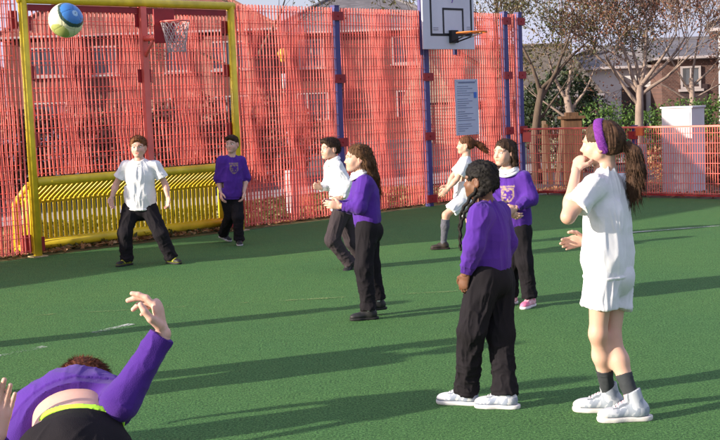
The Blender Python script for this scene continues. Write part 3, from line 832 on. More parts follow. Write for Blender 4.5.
def house(name, label, loc, rz, w, d, eave, ridge, wall, roof, wins, hip=True, door=None, chim=(), over=.3, bays=()):
    root = empty(name, loc, label, 'house', None, rz)
    mb = MB(); mb.box((0, d / 2, eave / 2 - .2), (w, d, eave + .4)); mb.build('wall', wall, root)
    hw = w / 2 + over; y0, y1 = -over, d + over; inset = (d / 2 + over) if hip else 0
    ym = d / 2
    vs = [(-hw, y0, eave), (hw, y0, eave), (hw, y1, eave), (-hw, y1, eave), (-hw + inset, ym, ridge), (hw - inset, ym, ridge)]
    mb = MB(); mb.add([(x, y, z + .02) for x, y, z in vs] + [(x, y, z - .10) for x, y, z in vs[:4]],
                      [(0, 1, 5, 4), (1, 2, 5), (2, 3, 4, 5), (3, 0, 4), (0, 6, 7, 1), (1, 7, 8, 2), (2, 8, 9, 3), (3, 9, 6, 0), (9, 8, 7, 6)])
    rf = mb.build('roof', roof, root)
    mb = MB(); mb.tube([(-hw + inset, ym, ridge + .03), (hw - inset, ym, ridge + .03)], .10, 6)
    if hip:
        for sx in (-1, 1): mb.tube([(sx * (hw - inset), ym, ridge + .03), (sx * hw, y0, eave + .05)], .09, 6)
    mb.build('ridge_tiles', roof, rf)
    if not hip:
        for sx in (-1, 1):
            mb = MB(); mb.prism([(sx * w / 2, .0, eave), (sx * w / 2, d, eave), (sx * w / 2, ym, ridge - .15)], (-sx * .2, 0, 0)); mb.build('gable', wall, root)
    for (cx, cz) in chim:
        mb = MB(); mb.box((cx, ym, ridge + cz / 2 - .3), (.8, .55, cz + .6)); c = mb.build('chimney', wall, rf)
        for e in (-.2, .2):
            mb = MB(); mb.tube([(cx + e, ym, ridge + cz), (cx + e, ym, ridge + cz + .35)], .11, 8); mb.build('chimney_pot', tile_r, rf)
    mb = MB(); mb.tube([(-hw, y0 - .05, eave - .06), (hw, y0 - .05, eave - .06)], .06, 6); mb.build('gutter', frame_w, rf)
    for (x, z, ww, hh, p) in wins: window(root, x, z, ww, hh, 0, p)
    for (x, z0, ww, zz) in bays:
        mb = MB(); mb.prism([(x - ww / 2, -.005, z0), (x - ww / 2 + .4, -.6, z0), (x + ww / 2 - .4, -.6, z0), (x + ww / 2, -.005, z0)], (0, 0, zz)); by = mb.build('bay', wall, root)
        for i, z in enumerate([q for q in (1.5, 4.0) if q < z0 + zz]):
            window(by, x, z, ww - .9, 1.3, -.6, 3)
    if door:
        x, ww, hh, m_ = door
        mb = MB(); mb.box((x, -.03, hh / 2), (ww, .08, hh)); dd = mb.build('door', m_, root)
        mb = MB(); mb.tube([(x + ww * .35, -.07, 1.0), (x + ww * .35, -.13, 1.0)], .03, 8); mb.build('handle', frame_w, dd)
    return root
dark_door = mat('door_dark', (.05, .03, .03), .5, .1)
WB = [(-3.6, 4.2, 1.3, 1.2, 2), (0, 4.2, 1.0, 1.2, 2), (3.6, 4.2, 1.3, 1.2, 2)]
house('brick_house', 'red brick house with red tiled hipped roof and bay windows behind the goal', (-9.9, 58, 0), R(3), 12.4, 8, 5.2, 8.0, brick_red, tile_r,
      [(-1.6, 4.0, 1.1, 1.3, 2), (1.7, 4.0, 1.1, 1.3, 2), (1.7, 1.5, 1.1, 1.3, 2)], True, (-.2, .95, 2.05, dark_door), ((-3.0, 1.0), (3.2, 1.0)), .35, ((-4.2, 0, 2.6, 4.9), (4.2, 0, 2.6, 4.9)))
house('brick_house', 'red brick house with grey hipped roof and chimneys behind the tall fence', (0.4, 59, 0), R(0), 8.4, 7.5, 5.0, 7.3, brick_red, slate,
      [(2.0, 4.0, 1.2, 1.3, 2), (-2.4, 4.0, 1.2, 1.3, 2), (2.2, 1.4, 1.3, 1.4, 2)], True, (.2, .95, 2.05, dark_door), ((-1.2, 1.0), (1.6, 1.0)), .35, ((-2.4, 0, 2.4, 2.7),))
house('brick_house', 'red brick house partly hidden past the left end of the fence', (-22.5, 58, 0), R(4), 9, 8, 4.0, 6.2, brick_red, tile_r, [(2.0, 1.6, 1.6, 1.3, 3), (-2, 1.6, 1.6, 1.3, 3)], True, None, ((0, 1.0),))
house('bungalow', 'bungalow with tan tiled gable roof seen through the tree branches', (6.1, 44.2, -1.0), R(14), 5.0, 6.0, 2.6, 4.45, brick_shd, stone_t, [(-1.2, 1.7, 1.3, 1.0, 2), (1.5, 1.7, 1.2, 1.0, 2)], False, None, (), .3)
house('white_house', 'white rendered house with dark door half hidden behind the trees', (10.0, 47.5, -.5), R(-4), 4.6, 6, 3.1, 3.9, render_w, slate, [(-1.2, 1.9, 1.0, 1.1, 2)], True, (.6, .9, 2.3, dark_door), ())
house('shaded_brick_house', 'brick house with porch beyond the hedge and white cabinet, tree shade in its wall colour', (14.2, 44.0, -.4), R(-6), 6.6, 7, 3.2, 3.9, brick_shd, slate, [(-2.3, 2.45, .7, .8, 2), (-.6, 2.45, .7, .8, 2), (-.5, 1.1, 1.1, 1.0, 2)], False, (-2.2, .95, 2.2, dark_door), ())
house('rendered_house', 'bright white rendered house corner at the end of the low fence', (13.47, 35.09, -.1), R(-17.5), 6.2, 6, 3.45, 5.2, render_w, slate, [(-1.0, 1.6, 1.2, 1.2, 2)], True, None, ())

bea = empty('beacon', (-2.09, 37.0, -.03), 'crossing beacon with amber globe on a black and white banded pole behind fence', 'beacon')
bk_, wh_ = mat('beacon_black', (.02, .02, .02), .5, .1), mat('beacon_white', (.72, .7, .7), .5, .08)
for i in range(7):
    mb = MB(); mb.tube([(0, 0, i * .43), (0, 0, (i + 1) * .43)], .058 if i % 2 else .054, 12); mb.build('band', wh_ if i % 2 else bk_, bea, True)
v, f = sdf_mesh([ell((0, 0, 3.17), (.16, .16, .16), None, .01), cone((0, 0, 2.98), (0, 0, 3.05), .08, .09, .02)], .02)
np_mesh('globe', v, f, mat('amber_globe', (.75, .36, .04), .35, .06), bea)

# garden walls along the far side of the street
mb = MB(); mb.box((-10, 54.5, .4), (34, .25, .9)); mb.box((-10, 54.5, .88), (34.1, .35, .08))
tag(mb.build('garden_wall', brick_red), 'low brick garden wall in front of the terraced brick houses', 'wall')

# a pale van and a car parked beyond the goal
def vehicle(name, label, loc, rz, body, prof, wdt, wins):
    root = empty(name, loc, label, 'van' if 'van' in name else 'car', None, rz)
    mb = MB(); mb.prism([(x, -wdt / 2, z) for x, z in prof], (0, wdt, 0)); mb.build('body', body, root, bevel=.05)
    for w in wins:
        for sy in (-1, 1):
            mb = MB(); mb.prism([(x, sy * (wdt / 2 + .004), z) for x, z in w], (0, sy * .012, 0)); mb.build('side_window', glass, root)
    for x in (prof[0][0] + .85, prof[1][0] - .85):
        for sy in (-1, 1):
            mb = MB(); mb.tube([(x, sy * (wdt / 2 - .18), .31), (x, sy * (wdt / 2 + .02), .31)], .31, 18); wh = mb.build('wheel', mat('tyre', (.02, .02, .02), .8, .1), root)
            mb = MB(); mb.tube([(x, sy * (wdt / 2 + .015), .31), (x, sy * (wdt / 2 + .035), .31)], .19, 14); mb.build('rim', mat('steel', (.5, .5, .5)), wh)
    for sy in (-1, 1):
        mb = MB(); mb.box((prof[0][0] - .01, sy * (wdt / 2 - .25), .72), (.06, .3, .16)); mb.build('headlight', mat('lamp_glass', (.7, .7, .7), .15, .05), root)
        mb = MB(); mb.box((prof[1][0] + .01, sy * (wdt / 2 - .2), .8), (.05, .2, .2)); mb.build('tail_light', mat('tail_red', (.4, .01, .01), .2, .05), root)
paint_s = mat('car_paint_silver', (.48, .48, .54), .3, .05, 3, 0, 60, .2, .6)
paint_w = mat('car_paint_white', (.7, .7, .72), .3, .04, 3, 0, 60, 0, .6)
vehicle('parked_car', 'silver car parked in the street beyond the goal', (-11.2, 38.5, -.03), R(40), paint_s, [(-2.1, .25), (2.1, .25), (2.15, .85), (1.75, .98), (1.2, 1.42), (-.5, 1.45), (-1.15, 1.0), (-2.0, .88)], 1.7, [[(-.95, 1.0), (-.45, 1.37), (.25, 1.37), (.25, 1.0)], [(.33, 1.0), (.33, 1.37), (1.1, 1.35), (1.5, 1.0)]])

# joint positions of the children, metres from the point between their feet
POSES={
 'white_polo_boy':((-2.277, 13.06, 0.0),dict(pelvis=(-0.046,0.03,0.612),chest=(-0.023,0.0,0.921),neck=(-0.025,0.0,1.09),head=(-0.018,-0.02,1.248),shR=(-0.168,0.0,1.064),elR=(-0.284,0.02,0.856),wrR=(-0.323,-0.03,0.734),hdR=(-0.333,-0.06,0.642),shL=(0.158,0.0,1.051),elL=(0.238,0.02,0.836),wrL=(0.265,-0.03,0.711),hdL=(0.27,-0.06,0.618),hipR=(-0.142,0.03,0.595),knR=(-0.204,-0.05,0.35),anR=(-0.208,0.0,0.067),toeR=(-0.294,-0.12,0.022),hipL=(0.048,0.03,0.587),knL=(0.174,-0.05,0.325),anL=(0.258,0.0,0.049),toeL=(0.365,-0.1,0.005))),
 'purple_walk_boy':((-1.515, 14.6, 0.0),dict(pelvis=(0.007,0.0,0.631),chest=(0.02,0.0,0.89),neck=(0.026,0.0,1.031),head=(0.046,0.0,1.195),shR=(-0.08,-0.06,1.003),elR=(-0.127,-0.05,0.793),wrR=(-0.105,-0.1,0.642),hdR=(-0.096,-0.12,0.55),shL=(0.137,0.06,0.989),elL=(0.184,0.08,0.785),wrL=(0.162,-0.02,0.626),hdL=(0.149,-0.05,0.546),hipR=(-0.039,-0.03,0.599),hipL=(0.061,0.03,0.591),knR=(-0.024,0.05,0.343),anR=(-0.149,0.4,0.108),toeR=(-0.053,0.3,0.005),knL=(0.08,-0.05,0.336),anL=(0.074,0.0,0.058),toeL=(0.097,-0.15,-0.009))),
 'white_run_boy':((-0.099, 12.1, 0.0),dict(pelvis=(-0.082,0.0,0.613),chest=(-0.101,0.0,0.879),neck=(-0.132,0.0,1.066),head=(-0.166,0.0,1.189),shL=(-0.103,-0.13,1.013),elL=(-0.013,-0.15,0.837),wrL=(-0.065,-0.2,0.726),hdL=(-0.106,-0.22,0.681),shR=(-0.166,0.12,1.012),elR=(-0.203,0.12,0.826),wrR=(-0.275,0.0,0.807),hdR=(-0.326,-0.05,0.832),hipL=(-0.072,-0.08,0.6),knL=(-0.18,-0.12,0.305),anL=(-0.024,-0.05,0.075),toeL=(-0.057,-0.1,-0.006),hipR=(-0.084,0.08,0.587),knR=(0.012,0.1,0.253),anR=(0.101,0.15,-0.006),toeR=(-0.001,0.12,-0.069))),
 'purple_longhair_girl':((0.025, 9.28, 0.0),dict(pelvis=(0.026,0.0,0.7),chest=(0.027,0.0,0.926),neck=(-0.004,0.0,1.093),head=(-0.026,0.0,1.213),shL=(0.022,-0.12,1.032),elL=(-0.029,-0.17,0.86),wrL=(-0.161,-0.15,0.87),hdL=(-0.235,-0.15,0.881),shR=(0.001,0.12,1.017),elR=(-0.082,0.15,0.835),wrR=(-0.195,0.08,0.86),hdR=(-0.262,0.06,0.879),hipL=(0.025,-0.07,0.684),knL=(-0.009,-0.09,0.394),anL=(0.017,-0.07,0.087),toeL=(-0.098,-0.09,0.027),hipR=(0.033,0.07,0.669),knR=(0.046,0.1,0.39),anR=(0.089,0.12,0.107),toeR=(-0.005,0.08,0.063))),
 'white_lunge_girl':((0.996, 13.5, 0.0),dict(pelvis=(0.126,0.0,0.522),chest=(0.156,0.0,0.816),neck=(0.183,0.0,0.978),head=(0.182,0.0,1.12),shL=(0.16,-0.12,0.931),elL=(0.066,-0.15,0.763),wrL=(-0.034,-0.15,0.659),hdL=(-0.09,-0.15,0.607),shR=(0.159,0.12,0.93),elR=(0.047,0.15,0.778),wrR=(-0.015,0.1,0.674),hdR=(-0.061,0.1,0.631),hipL=(0.097,-0.07,0.506),knL=(-0.063,-0.12,0.375),anL=(-0.098,-0.1,0.069),toeL=(-0.226,-0.1,-0.003),hipR=(0.153,0.07,0.493),knR=(0.215,0.1,0.267),anR=(0.341,0.2,0.096),toeR=(0.257,0.15,0.038))),
 'purple_crest_girl':((1.229, 9.5, 0.0),dict(pelvis=(-0.045,0.0,0.634),chest=(-0.055,0.0,0.866),neck=(-0.073,0.0,1.059),head=(-0.103,0.0,1.202),shL=(0.034,-0.05,0.997),elL=(0.077,-0.1,0.853),wrL=(-0.052,-0.2,0.79),hdL=(-0.118,-0.24,0.759),shR=(-0.153,0.05,0.998),elR=(-0.194,0.0,0.848),wrR=(-0.115,-0.16,0.767),hdR=(-0.068,-0.2,0.738),hipL=(-0.004,-0.03,0.604),knL=(0.025,-0.05,0.358),anL=(0.064,0.0,0.1),toeL=(-0.016,-0.12,0.006),hipR=(-0.081,0.03,0.601),knR=(-0.07,0.05,0.349),anR=(-0.064,0.15,0.09),toeR=(-0.164,0.05,0.022))),
 'braid_girl':((0.598, 6.45, 0.0),dict(pelvis=(0.073,0.0,0.716),chest=(0.078,0.0,0.916),neck=(0.059,0.0,1.07),head=(0.037,0.0,1.201),shL=(0.019,-0.11,1.034),elL=(-0.021,-0.15,0.88),wrL=(-0.064,-0.12,0.727),hdL=(-0.08,-0.1,0.647),shR=(0.146,0.11,1.014),elR=(0.184,0.15,0.848),wrR=(0.143,0.15,0.72),hdR=(0.109,0.15,0.667),hipL=(0.035,-0.06,0.699),knL=(-0.038,-0.08,0.427),anL=(-0.068,0.05,0.09),toeL=(-0.206,0.1,0.007),hipR=(0.116,0.06,0.685),knR=(0.122,0.0,0.389),anR=(0.127,-0.06,0.081),toeR=(-0.008,-0.02,0.002))),
 'headband_girl':((1.252, 6.15, 0.0),dict(pelvis=(-0.022,0.0,0.705),chest=(-0.021,0.0,0.997),neck=(-0.026,0.0,1.237),head=(-0.039,0.0,1.377),shL=(-0.108,-0.11,1.183),elL=(-0.249,-0.2,1.04),wrL=(-0.181,-0.06,1.251),hdL=(-0.149,0.0,1.326),shR=(0.085,0.11,1.166),elR=(0.034,0.2,0.945),wrR=(-0.082,0.25,0.871),hdR=(-0.161,0.25,0.859),hipL=(-0.065,-0.07,0.747),knL=(-0.089,-0.06,0.435),anL=(-0.012,0.08,0.104),toeL=(-0.146,0.12,-0.021),hipR=(0.033,0.07,0.724),knR=(-0.008,0.0,0.4),anR=(0.076,-0.1,0.108),toeR=(-0.011,-0.1,-0.005))),
 'bent_boy':((-0.806, 3.15, 0.0),dict(pelvis=(0.051,-0.03,0.773),chest=(-0.011,0.27,0.817),neck=(-0.021,0.42,0.81),head=(-0.027,0.52,0.78),shR=(0.1,0.25,0.823),elR=(0.16,0.05,0.87),wrR=(0.275,0.08,1.041),hdR=(0.257,0.1,1.15),shL=(-0.118,0.25,0.814),elL=(-0.171,0.08,0.647),wrL=(-0.164,0.0,0.794),hdL=(-0.154,0.02,0.847),hipR=(0.109,-0.03,0.739),knR=(0.081,0.05,0.362),anR=(0.087,-0.02,0.091),toeR=(0.079,0.12,-0.037),hipL=(-0.01,-0.03,0.744),knL=(-0.071,0.05,0.368),anL=(-0.089,-0.02,0.098),toeL=(-0.168,0.12,-0.027))),
}

# ------------------------------------------------------------------ people
def frame_from(f, up=(0, 0, 1)):
    f = unit(f); r = unit(np.cross(f, A(up))); u = np.cross(r, f)
    return np.stack([r, f, u], 1)          # columns: right, forward, up

def hand_prims(wr, hd, pn, s, thumb_side, curl=(0.35, 0.5, 0.4), spread=1.0, per=None):
    d = unit(hd - wr); pn = unit(pn - d * (pn @ d)); a = np.cross(d, pn) * thumb_side   # a points to the thumb
    P = [cone(wr - d * .01, wr + d * .01, .021 * s, .02 * s, .01, pn, 1.25),
         cone(wr + d * .02 * s, wr + d * .062 * s + a * .004 * s, .029 * s, .034 * s, .012, pn, 2.4)]
    ln = [(.036, .023, .018), (.041, .026, .019), (.037, .024, .018), (.029, .018, .016)]
    for i, off in enumerate((.024, .008, -.008, -.023)):
        c = per[i] if per else curl
        p = wr + d * (.074 - .004 * abs(i - 1)) * s + a * off * s
        ang = 0.0
        rad = (.0088, .0092, .0087, .0076)[i] * s
        sd = a * off * 2.2 * spread
        for j in range(3):
            ang += c[j]
            dr = unit(d * math.cos(ang) + pn * math.sin(ang) + sd * (1 if j == 0 else .5))
            q = p + dr * ln[i][j] * s
            P.append(cone(p, q, rad, rad * .88, .004)); p = q; rad *= .9
    t0 = wr + d * .022 * s + a * .024 * s
    t1 = t0 + unit(d * .62 + a * .7 + pn * .35) * .034 * s
    t2 = t1 + unit(d * .85 + a * .3 + pn * .4) * .026 * s
    t3 = t2 + unit(d * .95 + a * .05 + pn * .35) * .02 * s
    P += [cone(t0, t1, .0125 * s, .0105 * s, .008), cone(t1, t2, .0102 * s, .0092 * s, .004), cone(t2, t3, .009 * s, .0075 * s, .004)]
    return P

def head_prims(c, H, s):
    """c = head centre; local frame x right, y forward, z up, chin at z = 0"""
    o = c - H[:, 2] * .1 * s
    W = lambda x, y, z: o + H @ (A(x, y, z) * s)
    M = H.T
    def E_(x, y, z, rx, ry, rz, k=.02, sub=False): return ell(W(x, y, z), A(rx, ry, rz) * s, M, k * s, sub)
    def C_(a, b, ra, rb, k=.015): return cone(W(*a), W(*b), ra * s, rb * s, k * s)
    P = [E_(0, -.012, .128, .0715, .089, .077), E_(0, .02, .085, .06, .066, .075, .03),
         E_(0, .045, .05, .045, .042, .042, .03)]
    for x in (-1, 1):
        P += [C_((x * .046, .0, .052), (x * .014, .068, .014), .022, .016, .02), E_(x * .034, .054, .066, .025, .026, .026, .02),
              C_((x * .045, .068, .121), (x * .012, .083, .116), .008, .009, .014)]
    P += [E_(0, .075, .015, .016, .014, .013, .015), E_(0, .07, .04, .026, .018, .022, .015)]
    for x in (-1, 1):
        P += [E_(x * .03, .091, .101, .0165, .014, .0105, .008, True)]
    P += [C_((0, .082, .107), (0, .098, .073), .006, .0095, .01), E_(0, .099, .071, .0095, .009, .008, .006)]
    for x in (-1, 1): P += [E_(x * .011, .089, .067, .0075, .009, .0065, .006)]
    P += [C_((-.017, .083, .0445), (.017, .083, .0445), .0045, .0045, .008), C_((-.015, .0835, .036), (.015, .0835, .036), .0052, .0052, .008),
          E_(0, .096, .0405, .022, .012, .0022, .003, True)]
    for x in (-1, 1):
        P += [E_(x * .074, -.010, .088, .0085, .019, .029, .008), E_(x * .083, -.006, .09, .004, .010, .017, .006, True)]
    return P, W, M

def head_paint(V, o, H, s, skin, brow):
    L = (V - o) @ H / s
    c = np.ones((len(V), 3))
    def blend(mask, col): 
        nonlocal c
        c = c * (1 - mask[:, None]) + A(col)[None] * mask[:, None]
    ch = np.exp(-(((np.abs(L[:, 0]) - .036) / .02) ** 2 + ((L[:, 2] - .066) / .022) ** 2)) * (L[:, 1] > .03)
    blend(ch * .45, (1.0, .72, .68))
    lip = np.exp(-((L[:, 0] / .021) ** 4 + ((L[:, 2] - .0405) / .009) ** 4)) * (L[:, 1] > .07)
    blend(lip * .8, (.86, .48, .46))
    x = np.abs(L[:, 0])
    bz = .1195 + .006 * np.sin(np.clip((x - .01) / .036, 0, 1) * math.pi)
    bm_ = np.exp(-(((L[:, 2] - bz) / .0045) ** 4)) * (x > .010) * (x < .047) * (L[:, 1] > .04)
    blend(bm_ * .8, tuple(np.clip(A(brow) / A(skin), 0, 1)))
    er = np.exp(-(((x - .077) / .01) ** 2)) * (L[:, 2] > .05) * (L[:, 2] < .125) * (np.abs(L[:, 1] + .01) < .03)
    blend(er * .4, (1, .7, .66))
    return c

SKIN = {'fair': (.62, .38, .28), 'pink': (.66, .40, .31), 'brown': (.16, .075, .042)}

def strands(roots, dirs, ln, rad, seed, droop=0.0, curl=.25):
    """thin tapered hair strands, 3 sided"""
    rng = np.random.default_rng(seed)
    n = len(roots); S_ = 4
    V = []; F = []
    T = dirs / (np.linalg.norm(dirs, axis=1)[:, None] + 1e-9)
    p = roots.copy(); lens = ln * (0.6 + .7 * rng.random(n))
    ref = np.cross(T, A(.3, .5, .8)[None]); ref /= np.linalg.norm(ref, axis=1)[:, None] + 1e-9
    b2 = np.cross(T, ref)
    rings = []
    bend = (rng.random((n, 3)) - .5) * curl
    for j in range(S_):
        r = rad * (1 - j / (S_ - .6))
        for k in range(3):
            an = 2 * math.pi * k / 3
            rings.append(p + (ref * math.cos(an) + b2 * math.sin(an)) * r)
        T = T + bend + A(0, 0, -droop)[None]; T /= np.linalg.norm(T, axis=1)[:, None]
        p = p + T * (lens / (S_ - 1))[:, None]
    V = np.stack(rings, 1).reshape(-1, 3)
    base = np.arange(n)[:, None] * (3 * S_)
    for j in range(S_ - 1):
        for k in range(3):
            k2 = (k + 1) % 3
            F.append(np.concatenate([base + j * 3 + k, base + j * 3 + k2, base + (j + 1) * 3 + k2, base + (j + 1) * 3 + k], 1))
    return V, np.concatenate(F)

def join_np(parts):
    V = []; F = []; C = []; o = 0
    for p in parts:
        v, f = p[0], p[1]
        V.append(v); F.append(f + o); o += len(v)
        C.append(p[2] if len(p) > 2 else np.ones((len(v), 3)))
    return np.concatenate(V), np.concatenate(F), np.concatenate(C)

def shoe(side, an, toe, s, grounded, style, parent, vox, kn):
    d = toe - an; h = A(d[0], d[1], 0); hd = unit(h)
    if grounded:
        pitch = 0.0; an = A(an[0], an[1], .072 * s)
    else:
        pitch = math.atan2(d[2], np.linalg.norm(h)) - math.atan2(-.065, .15)
        pitch = max(-1.1, min(.6, pitch))
    z = A(0, 0, 1)
    D = hd * math.cos(pitch) + z * math.sin(pitch); U = -hd * math.sin(pitch) + z * math.cos(pitch); Rr = np.cross(D, U)
    o = an - U * .072 * s                       # sole level under the ankle
    W = lambda x, y, zz: o + (D * x + Rr * y + U * zz) * s
    M = np.stack([D, Rr, U])
    E_ = lambda x, y, zz, a, b, c, k=.015, sub=False: ell(W(x, y, zz), A(a, b, c) * s, M, k * s, sub)
    hi = style.get('high', 0)
    sd_ = unit(unit(kn - an) + U * .6)
    P = [E_(-.028, 0, .042, .036, .031, .04), E_(.02, 0, .042, .055, .032, .036, .02), E_(.085, -.002, .034, .055, .037, .027, .02), E_(.125, -.003, .029, .03, .03, .02, .015),
         cone(W(-.012, 0, .045), an + sd_ * (.02 + hi) * s, .038 * s, .038 * s, .02), E_(.04, 0, .062, .03, .02, .02, .015)]
    P += [plane(W(0, 0, .018), -U, .25), plane(an + sd_ * (.016 + hi) * s, sd_ + D * .25, .05 * s + .03)]
    P = [p for p in P]
    V, F = sdf_mesh(P, vox)
    L = (V - o) @ np.stack([D, Rr, U], 1) / s
    c = np.tile(A(style['upper']), (len(V), 1)).astype(float)
    if 'panel' in style:
        m = ((np.sin(L[:, 0] * 95 + L[:, 2] * 60) > .35) & (L[:, 0] > -.02) & (L[:, 0] < .09) & (L[:, 2] < .06)) | ((L[:, 0] < -.045) & (L[:, 2] < .06))
        c[m] = style['panel']
    if 'panel' in style:
        pn_ = vnoise(L * 42 + 3, 6)
        c[(pn_ > .25) & (L[:, 0] > -.06) & (L[:, 0] < .1)] = A(style['panel']) * .8 + A(style['upper']) * .2
        edge = (np.abs(np.abs(L[:, 1]) - .02) < .0035) & (L[:, 0] > .01) & (L[:, 0] < .09) & (L[:, 2] > .04)
        c[edge] = A(style['panel']) * .55
        c[(L[:, 2] < .0265)] = A(style['panel']) * .7
    if hi: c[(L[:, 0] > .118) & (L[:, 2] < .045)] = style['sole']
    m = (np.abs(L[:, 1]) < .012) & (L[:, 0] > .02) & (L[:, 0] < .085) & (L[:, 2] > .045)
    c[m] = style.get('tongue', style['upper'])
    up = np_mesh('shoe', V, F, vmat('shoe_upper', .55, .4, .15, 240), parent, c)
    P = [E_(-.035, 0, .012, .042, .034, .03, .01), E_(.02, 0, .012, .06, .033, .03, .02), E_(.088, -.002, .012, .056, .041, .03, .02), E_(.125, -.003, .014, .033, .034, .026, .015),
         plane(W(0, 0, 0.0), -U, .3), plane(W(0, 0, .021), U, .3)]
    V, F = sdf_mesh(P, vox)
    np_mesh('sole', V, F, vmat('shoe_sole', .7, .3, .1, 200), up, np.tile(A(style['sole']), (len(V), 1)))
    if style.get('laces'):
        mb = MB()
        for i in range(5):
            x = .03 + i * .0125; zt = .0895 - i * .0062
            mb.tube([W(x, -.017, zt - .010), W(x + .004, -.006, zt), W(x + .002, .006, zt), W(x + .006, .017, zt - .010)], .003 * s, 5)
        mb.build('laces', mat('lace_' + style['n'], style['laces'], .8, .05), up, True)
    return an, o, D, U

CHEST_DETAIL = {}
def person(name_key, label, S, skin, hair, top, bottom, shoes, socks, fT, fH, ground='LR', vox=.006, pnL=None, pnR=None, handL=None, handR=None, hpitch=0.0, hs=1.0):
    base, Jt = POSES[name_key]
    J = {k: A(v) for k, v in Jt.items()}
    root = empty('person', base, label, 'person', 'children playing on the pitch')
    seed = sum(ord(c) for c in name_key)
    for s_ in 'LR':                       # grounded ankles sit at shoe height
        if s_ in ground: J['an' + s_][2] = .072 * S
    t = unit(J['neck'] - J['pelvis'])
    fr = A(fT[0], fT[1], fT[2] if len(fT) > 2 else 0); n = unit(fr - t * (fr @ t))
    lat = np.cross(t, n)                  # person's left
    H = frame_from(A(fH[0], fH[1], hpitch)) if len(fH) == 2 else frame_from(A(fH), t)
    sk = SKIN[skin]; hs = S * hs * .98
    # --- body, one continuous surface, finer where the face and the hands are
    P = [cone(J['pelvis'], J['chest'], .108 * S, .115 * S, .03, n, 1.5),
         cone(J['shL'], J['shR'], .042 * S, .042 * S, .03), cone(J['chest'], J['neck'], .08 * S, .05 * S, .04)]
    for s_ in 'LR':
        sh, el, wr, hp, kn, an = (J[k + s_] for k in ('sh', 'el', 'wr', 'hip', 'kn', 'an'))
        P += [cone(sh, el, .039 * S, .031 * S), cone(el, el + (wr - el) * .35, .031 * S, .032 * S), cone(el + (wr - el) * .3, wr, .032 * S, .0215 * S)]
        ca = kn + (an - kn) * .33 - unit(np.cross(np.cross(kn - hp, an - kn) + 1e-6, an - kn)) * 0
        P += [cone(hp, kn, .064 * S, .041 * S, .03), cone(kn, ca, .040 * S, .043 * S, .03), cone(ca, an, .043 * S, .027 * S, .03),
              cone(an, an + A(0, 0, -.02), .028 * S)]
    neck_top = J['head'] - H[:, 2] * .05 * hs - H[:, 1] * .02 * hs
    P += [cone(J['neck'] - t * .03, neck_top, .046 * S, .043 * S, .03)]
    V1, F1 = sdf_mesh(P, vox)
    hp_, W, M = head_prims(J['head'], H, hs)
    hp_ += [cone(J['neck'] + t * .005, neck_top, .0465 * S, .044 * S, .02)]
    V2, F2 = sdf_mesh(hp_, min(vox, .0035))
    o_h = J['head'] - H[:, 2] * .1 * hs
    C2 = head_paint(V2, o_h, H, hs, sk, hair['col'])
    C1 = np.ones((len(V1), 3)); parts = [(V1, F1), (V2, F2, C2)]
    for s_, pn, hk in (('L', pnL, handL), ('R', pnR, handR)):
        pn = A(pn) if pn is not None else (-lat if s_ == 'L' else lat)
        P = hand_prims(J['wr' + s_], J['hd' + s_], pn, S * .98, -1 if s_ == 'L' else 1, **(hk or {}))
        v, f = sdf_mesh(P, min(.0035, vox * .6))
        cc = np.ones((len(v), 3)); cc[:, 1:] *= (1 - .08 * (np.abs(vnoise(v * 60, 3)))[:, None])
        parts.append((v, f, cc))
    for s_ in 'LR':                        # knees, elbows and fingertips are a little redder
        for j, r_ in (('kn', .06), ('el', .045), ('hd', .06)):
            w_ = np.exp(-(np.linalg.norm(V1 - J[j + s_], axis=1) / r_) ** 2) * .5
            C1 = C1 * (1 - w_[:, None]) + C1 * A(1, .78, .74) * w_[:, None]
    parts[0] = (V1, F1, C1 * (1 + .08 * vnoise(V1 * 22, seed))[:, None])
    V, F, C = join_np(parts)
    np_mesh('body', V, F, mat('skin_' + skin, sk, .5, .05, 9, .05, 350, 0, .35, None, True, 0, .15), root, C)
    # --- eyes
    for x in (-1, 1):
        ec = W(x * .03, .0725, .101)
        ev, ef = sdf_mesh([ell(ec, A(.0135, .0125, .0125) * hs, M, .001)], .0018)
        L = (ev - ec) @ H / hs
        cc = np.tile(A(.78, .75, .72), (len(ev), 1)); r2 = np.hypot(L[:, 0], L[:, 2])
        cc[(r2 < .0062) & (L[:, 1] > 0)] = hair.get('eye', (.10, .06, .035)); cc[(r2 < .003) & (L[:, 1] > 0)] = (.01, .01, .01)
        cc[(L[:, 2] > .0065)] = A(sk) * .6
        np_mesh('eye', ev, ef, vmat('eye', .15, .6), root, cc)
    # --- clothing
    if top: build_top(root, J, S, n, t, lat, top, vox, seed)
    if bottom: build_bottom(root, J, S, n, t, lat, bottom, vox, seed)
    for s_ in 'LR':
        an2, o_s, D, U = shoe(s_, J['an' + s_], J['toe' + s_], S * shoes.get('size', 1), s_ in ground, shoes, root, min(.004, vox), J['kn' + s_])
        if socks:
            kn = J['kn' + s_]; an = J['an' + s_]
            a0 = an + (kn - an) * socks['to']; mid = an + (kn - an) * min(socks['to'], .62)
            P = [cone(mid, an, .047 * S if socks['to'] > .5 else .04 * S, .031 * S, .02), cone(an, an2 - U * .02, .031 * S, .028 * S)]
            if socks['to'] > .62: P.append(cone(mid, a0, .05 * S, .05 * S, .02))
            P.append(plane(a0, kn - an, .09))
            v, f = sdf_mesh(P, min(vox, .005)); v = folds(v, f, .002, seed + 40, (30, 30, 40))
            np_mesh('sock', v, f, mat('sock_' + socks['n'], socks['col'], .9, .1, 30, .2, 400), root)
    build_hair(root, J, W, H, M, hs, hair, seed, vox)
    return root, J, n, t, lat, W, H

def fabric(nm, col, rough=.9, attr=False):
    return mat('cloth_' + nm, col, rough, .10, 14, .25, 420, 0, .25, None, attr, .25)

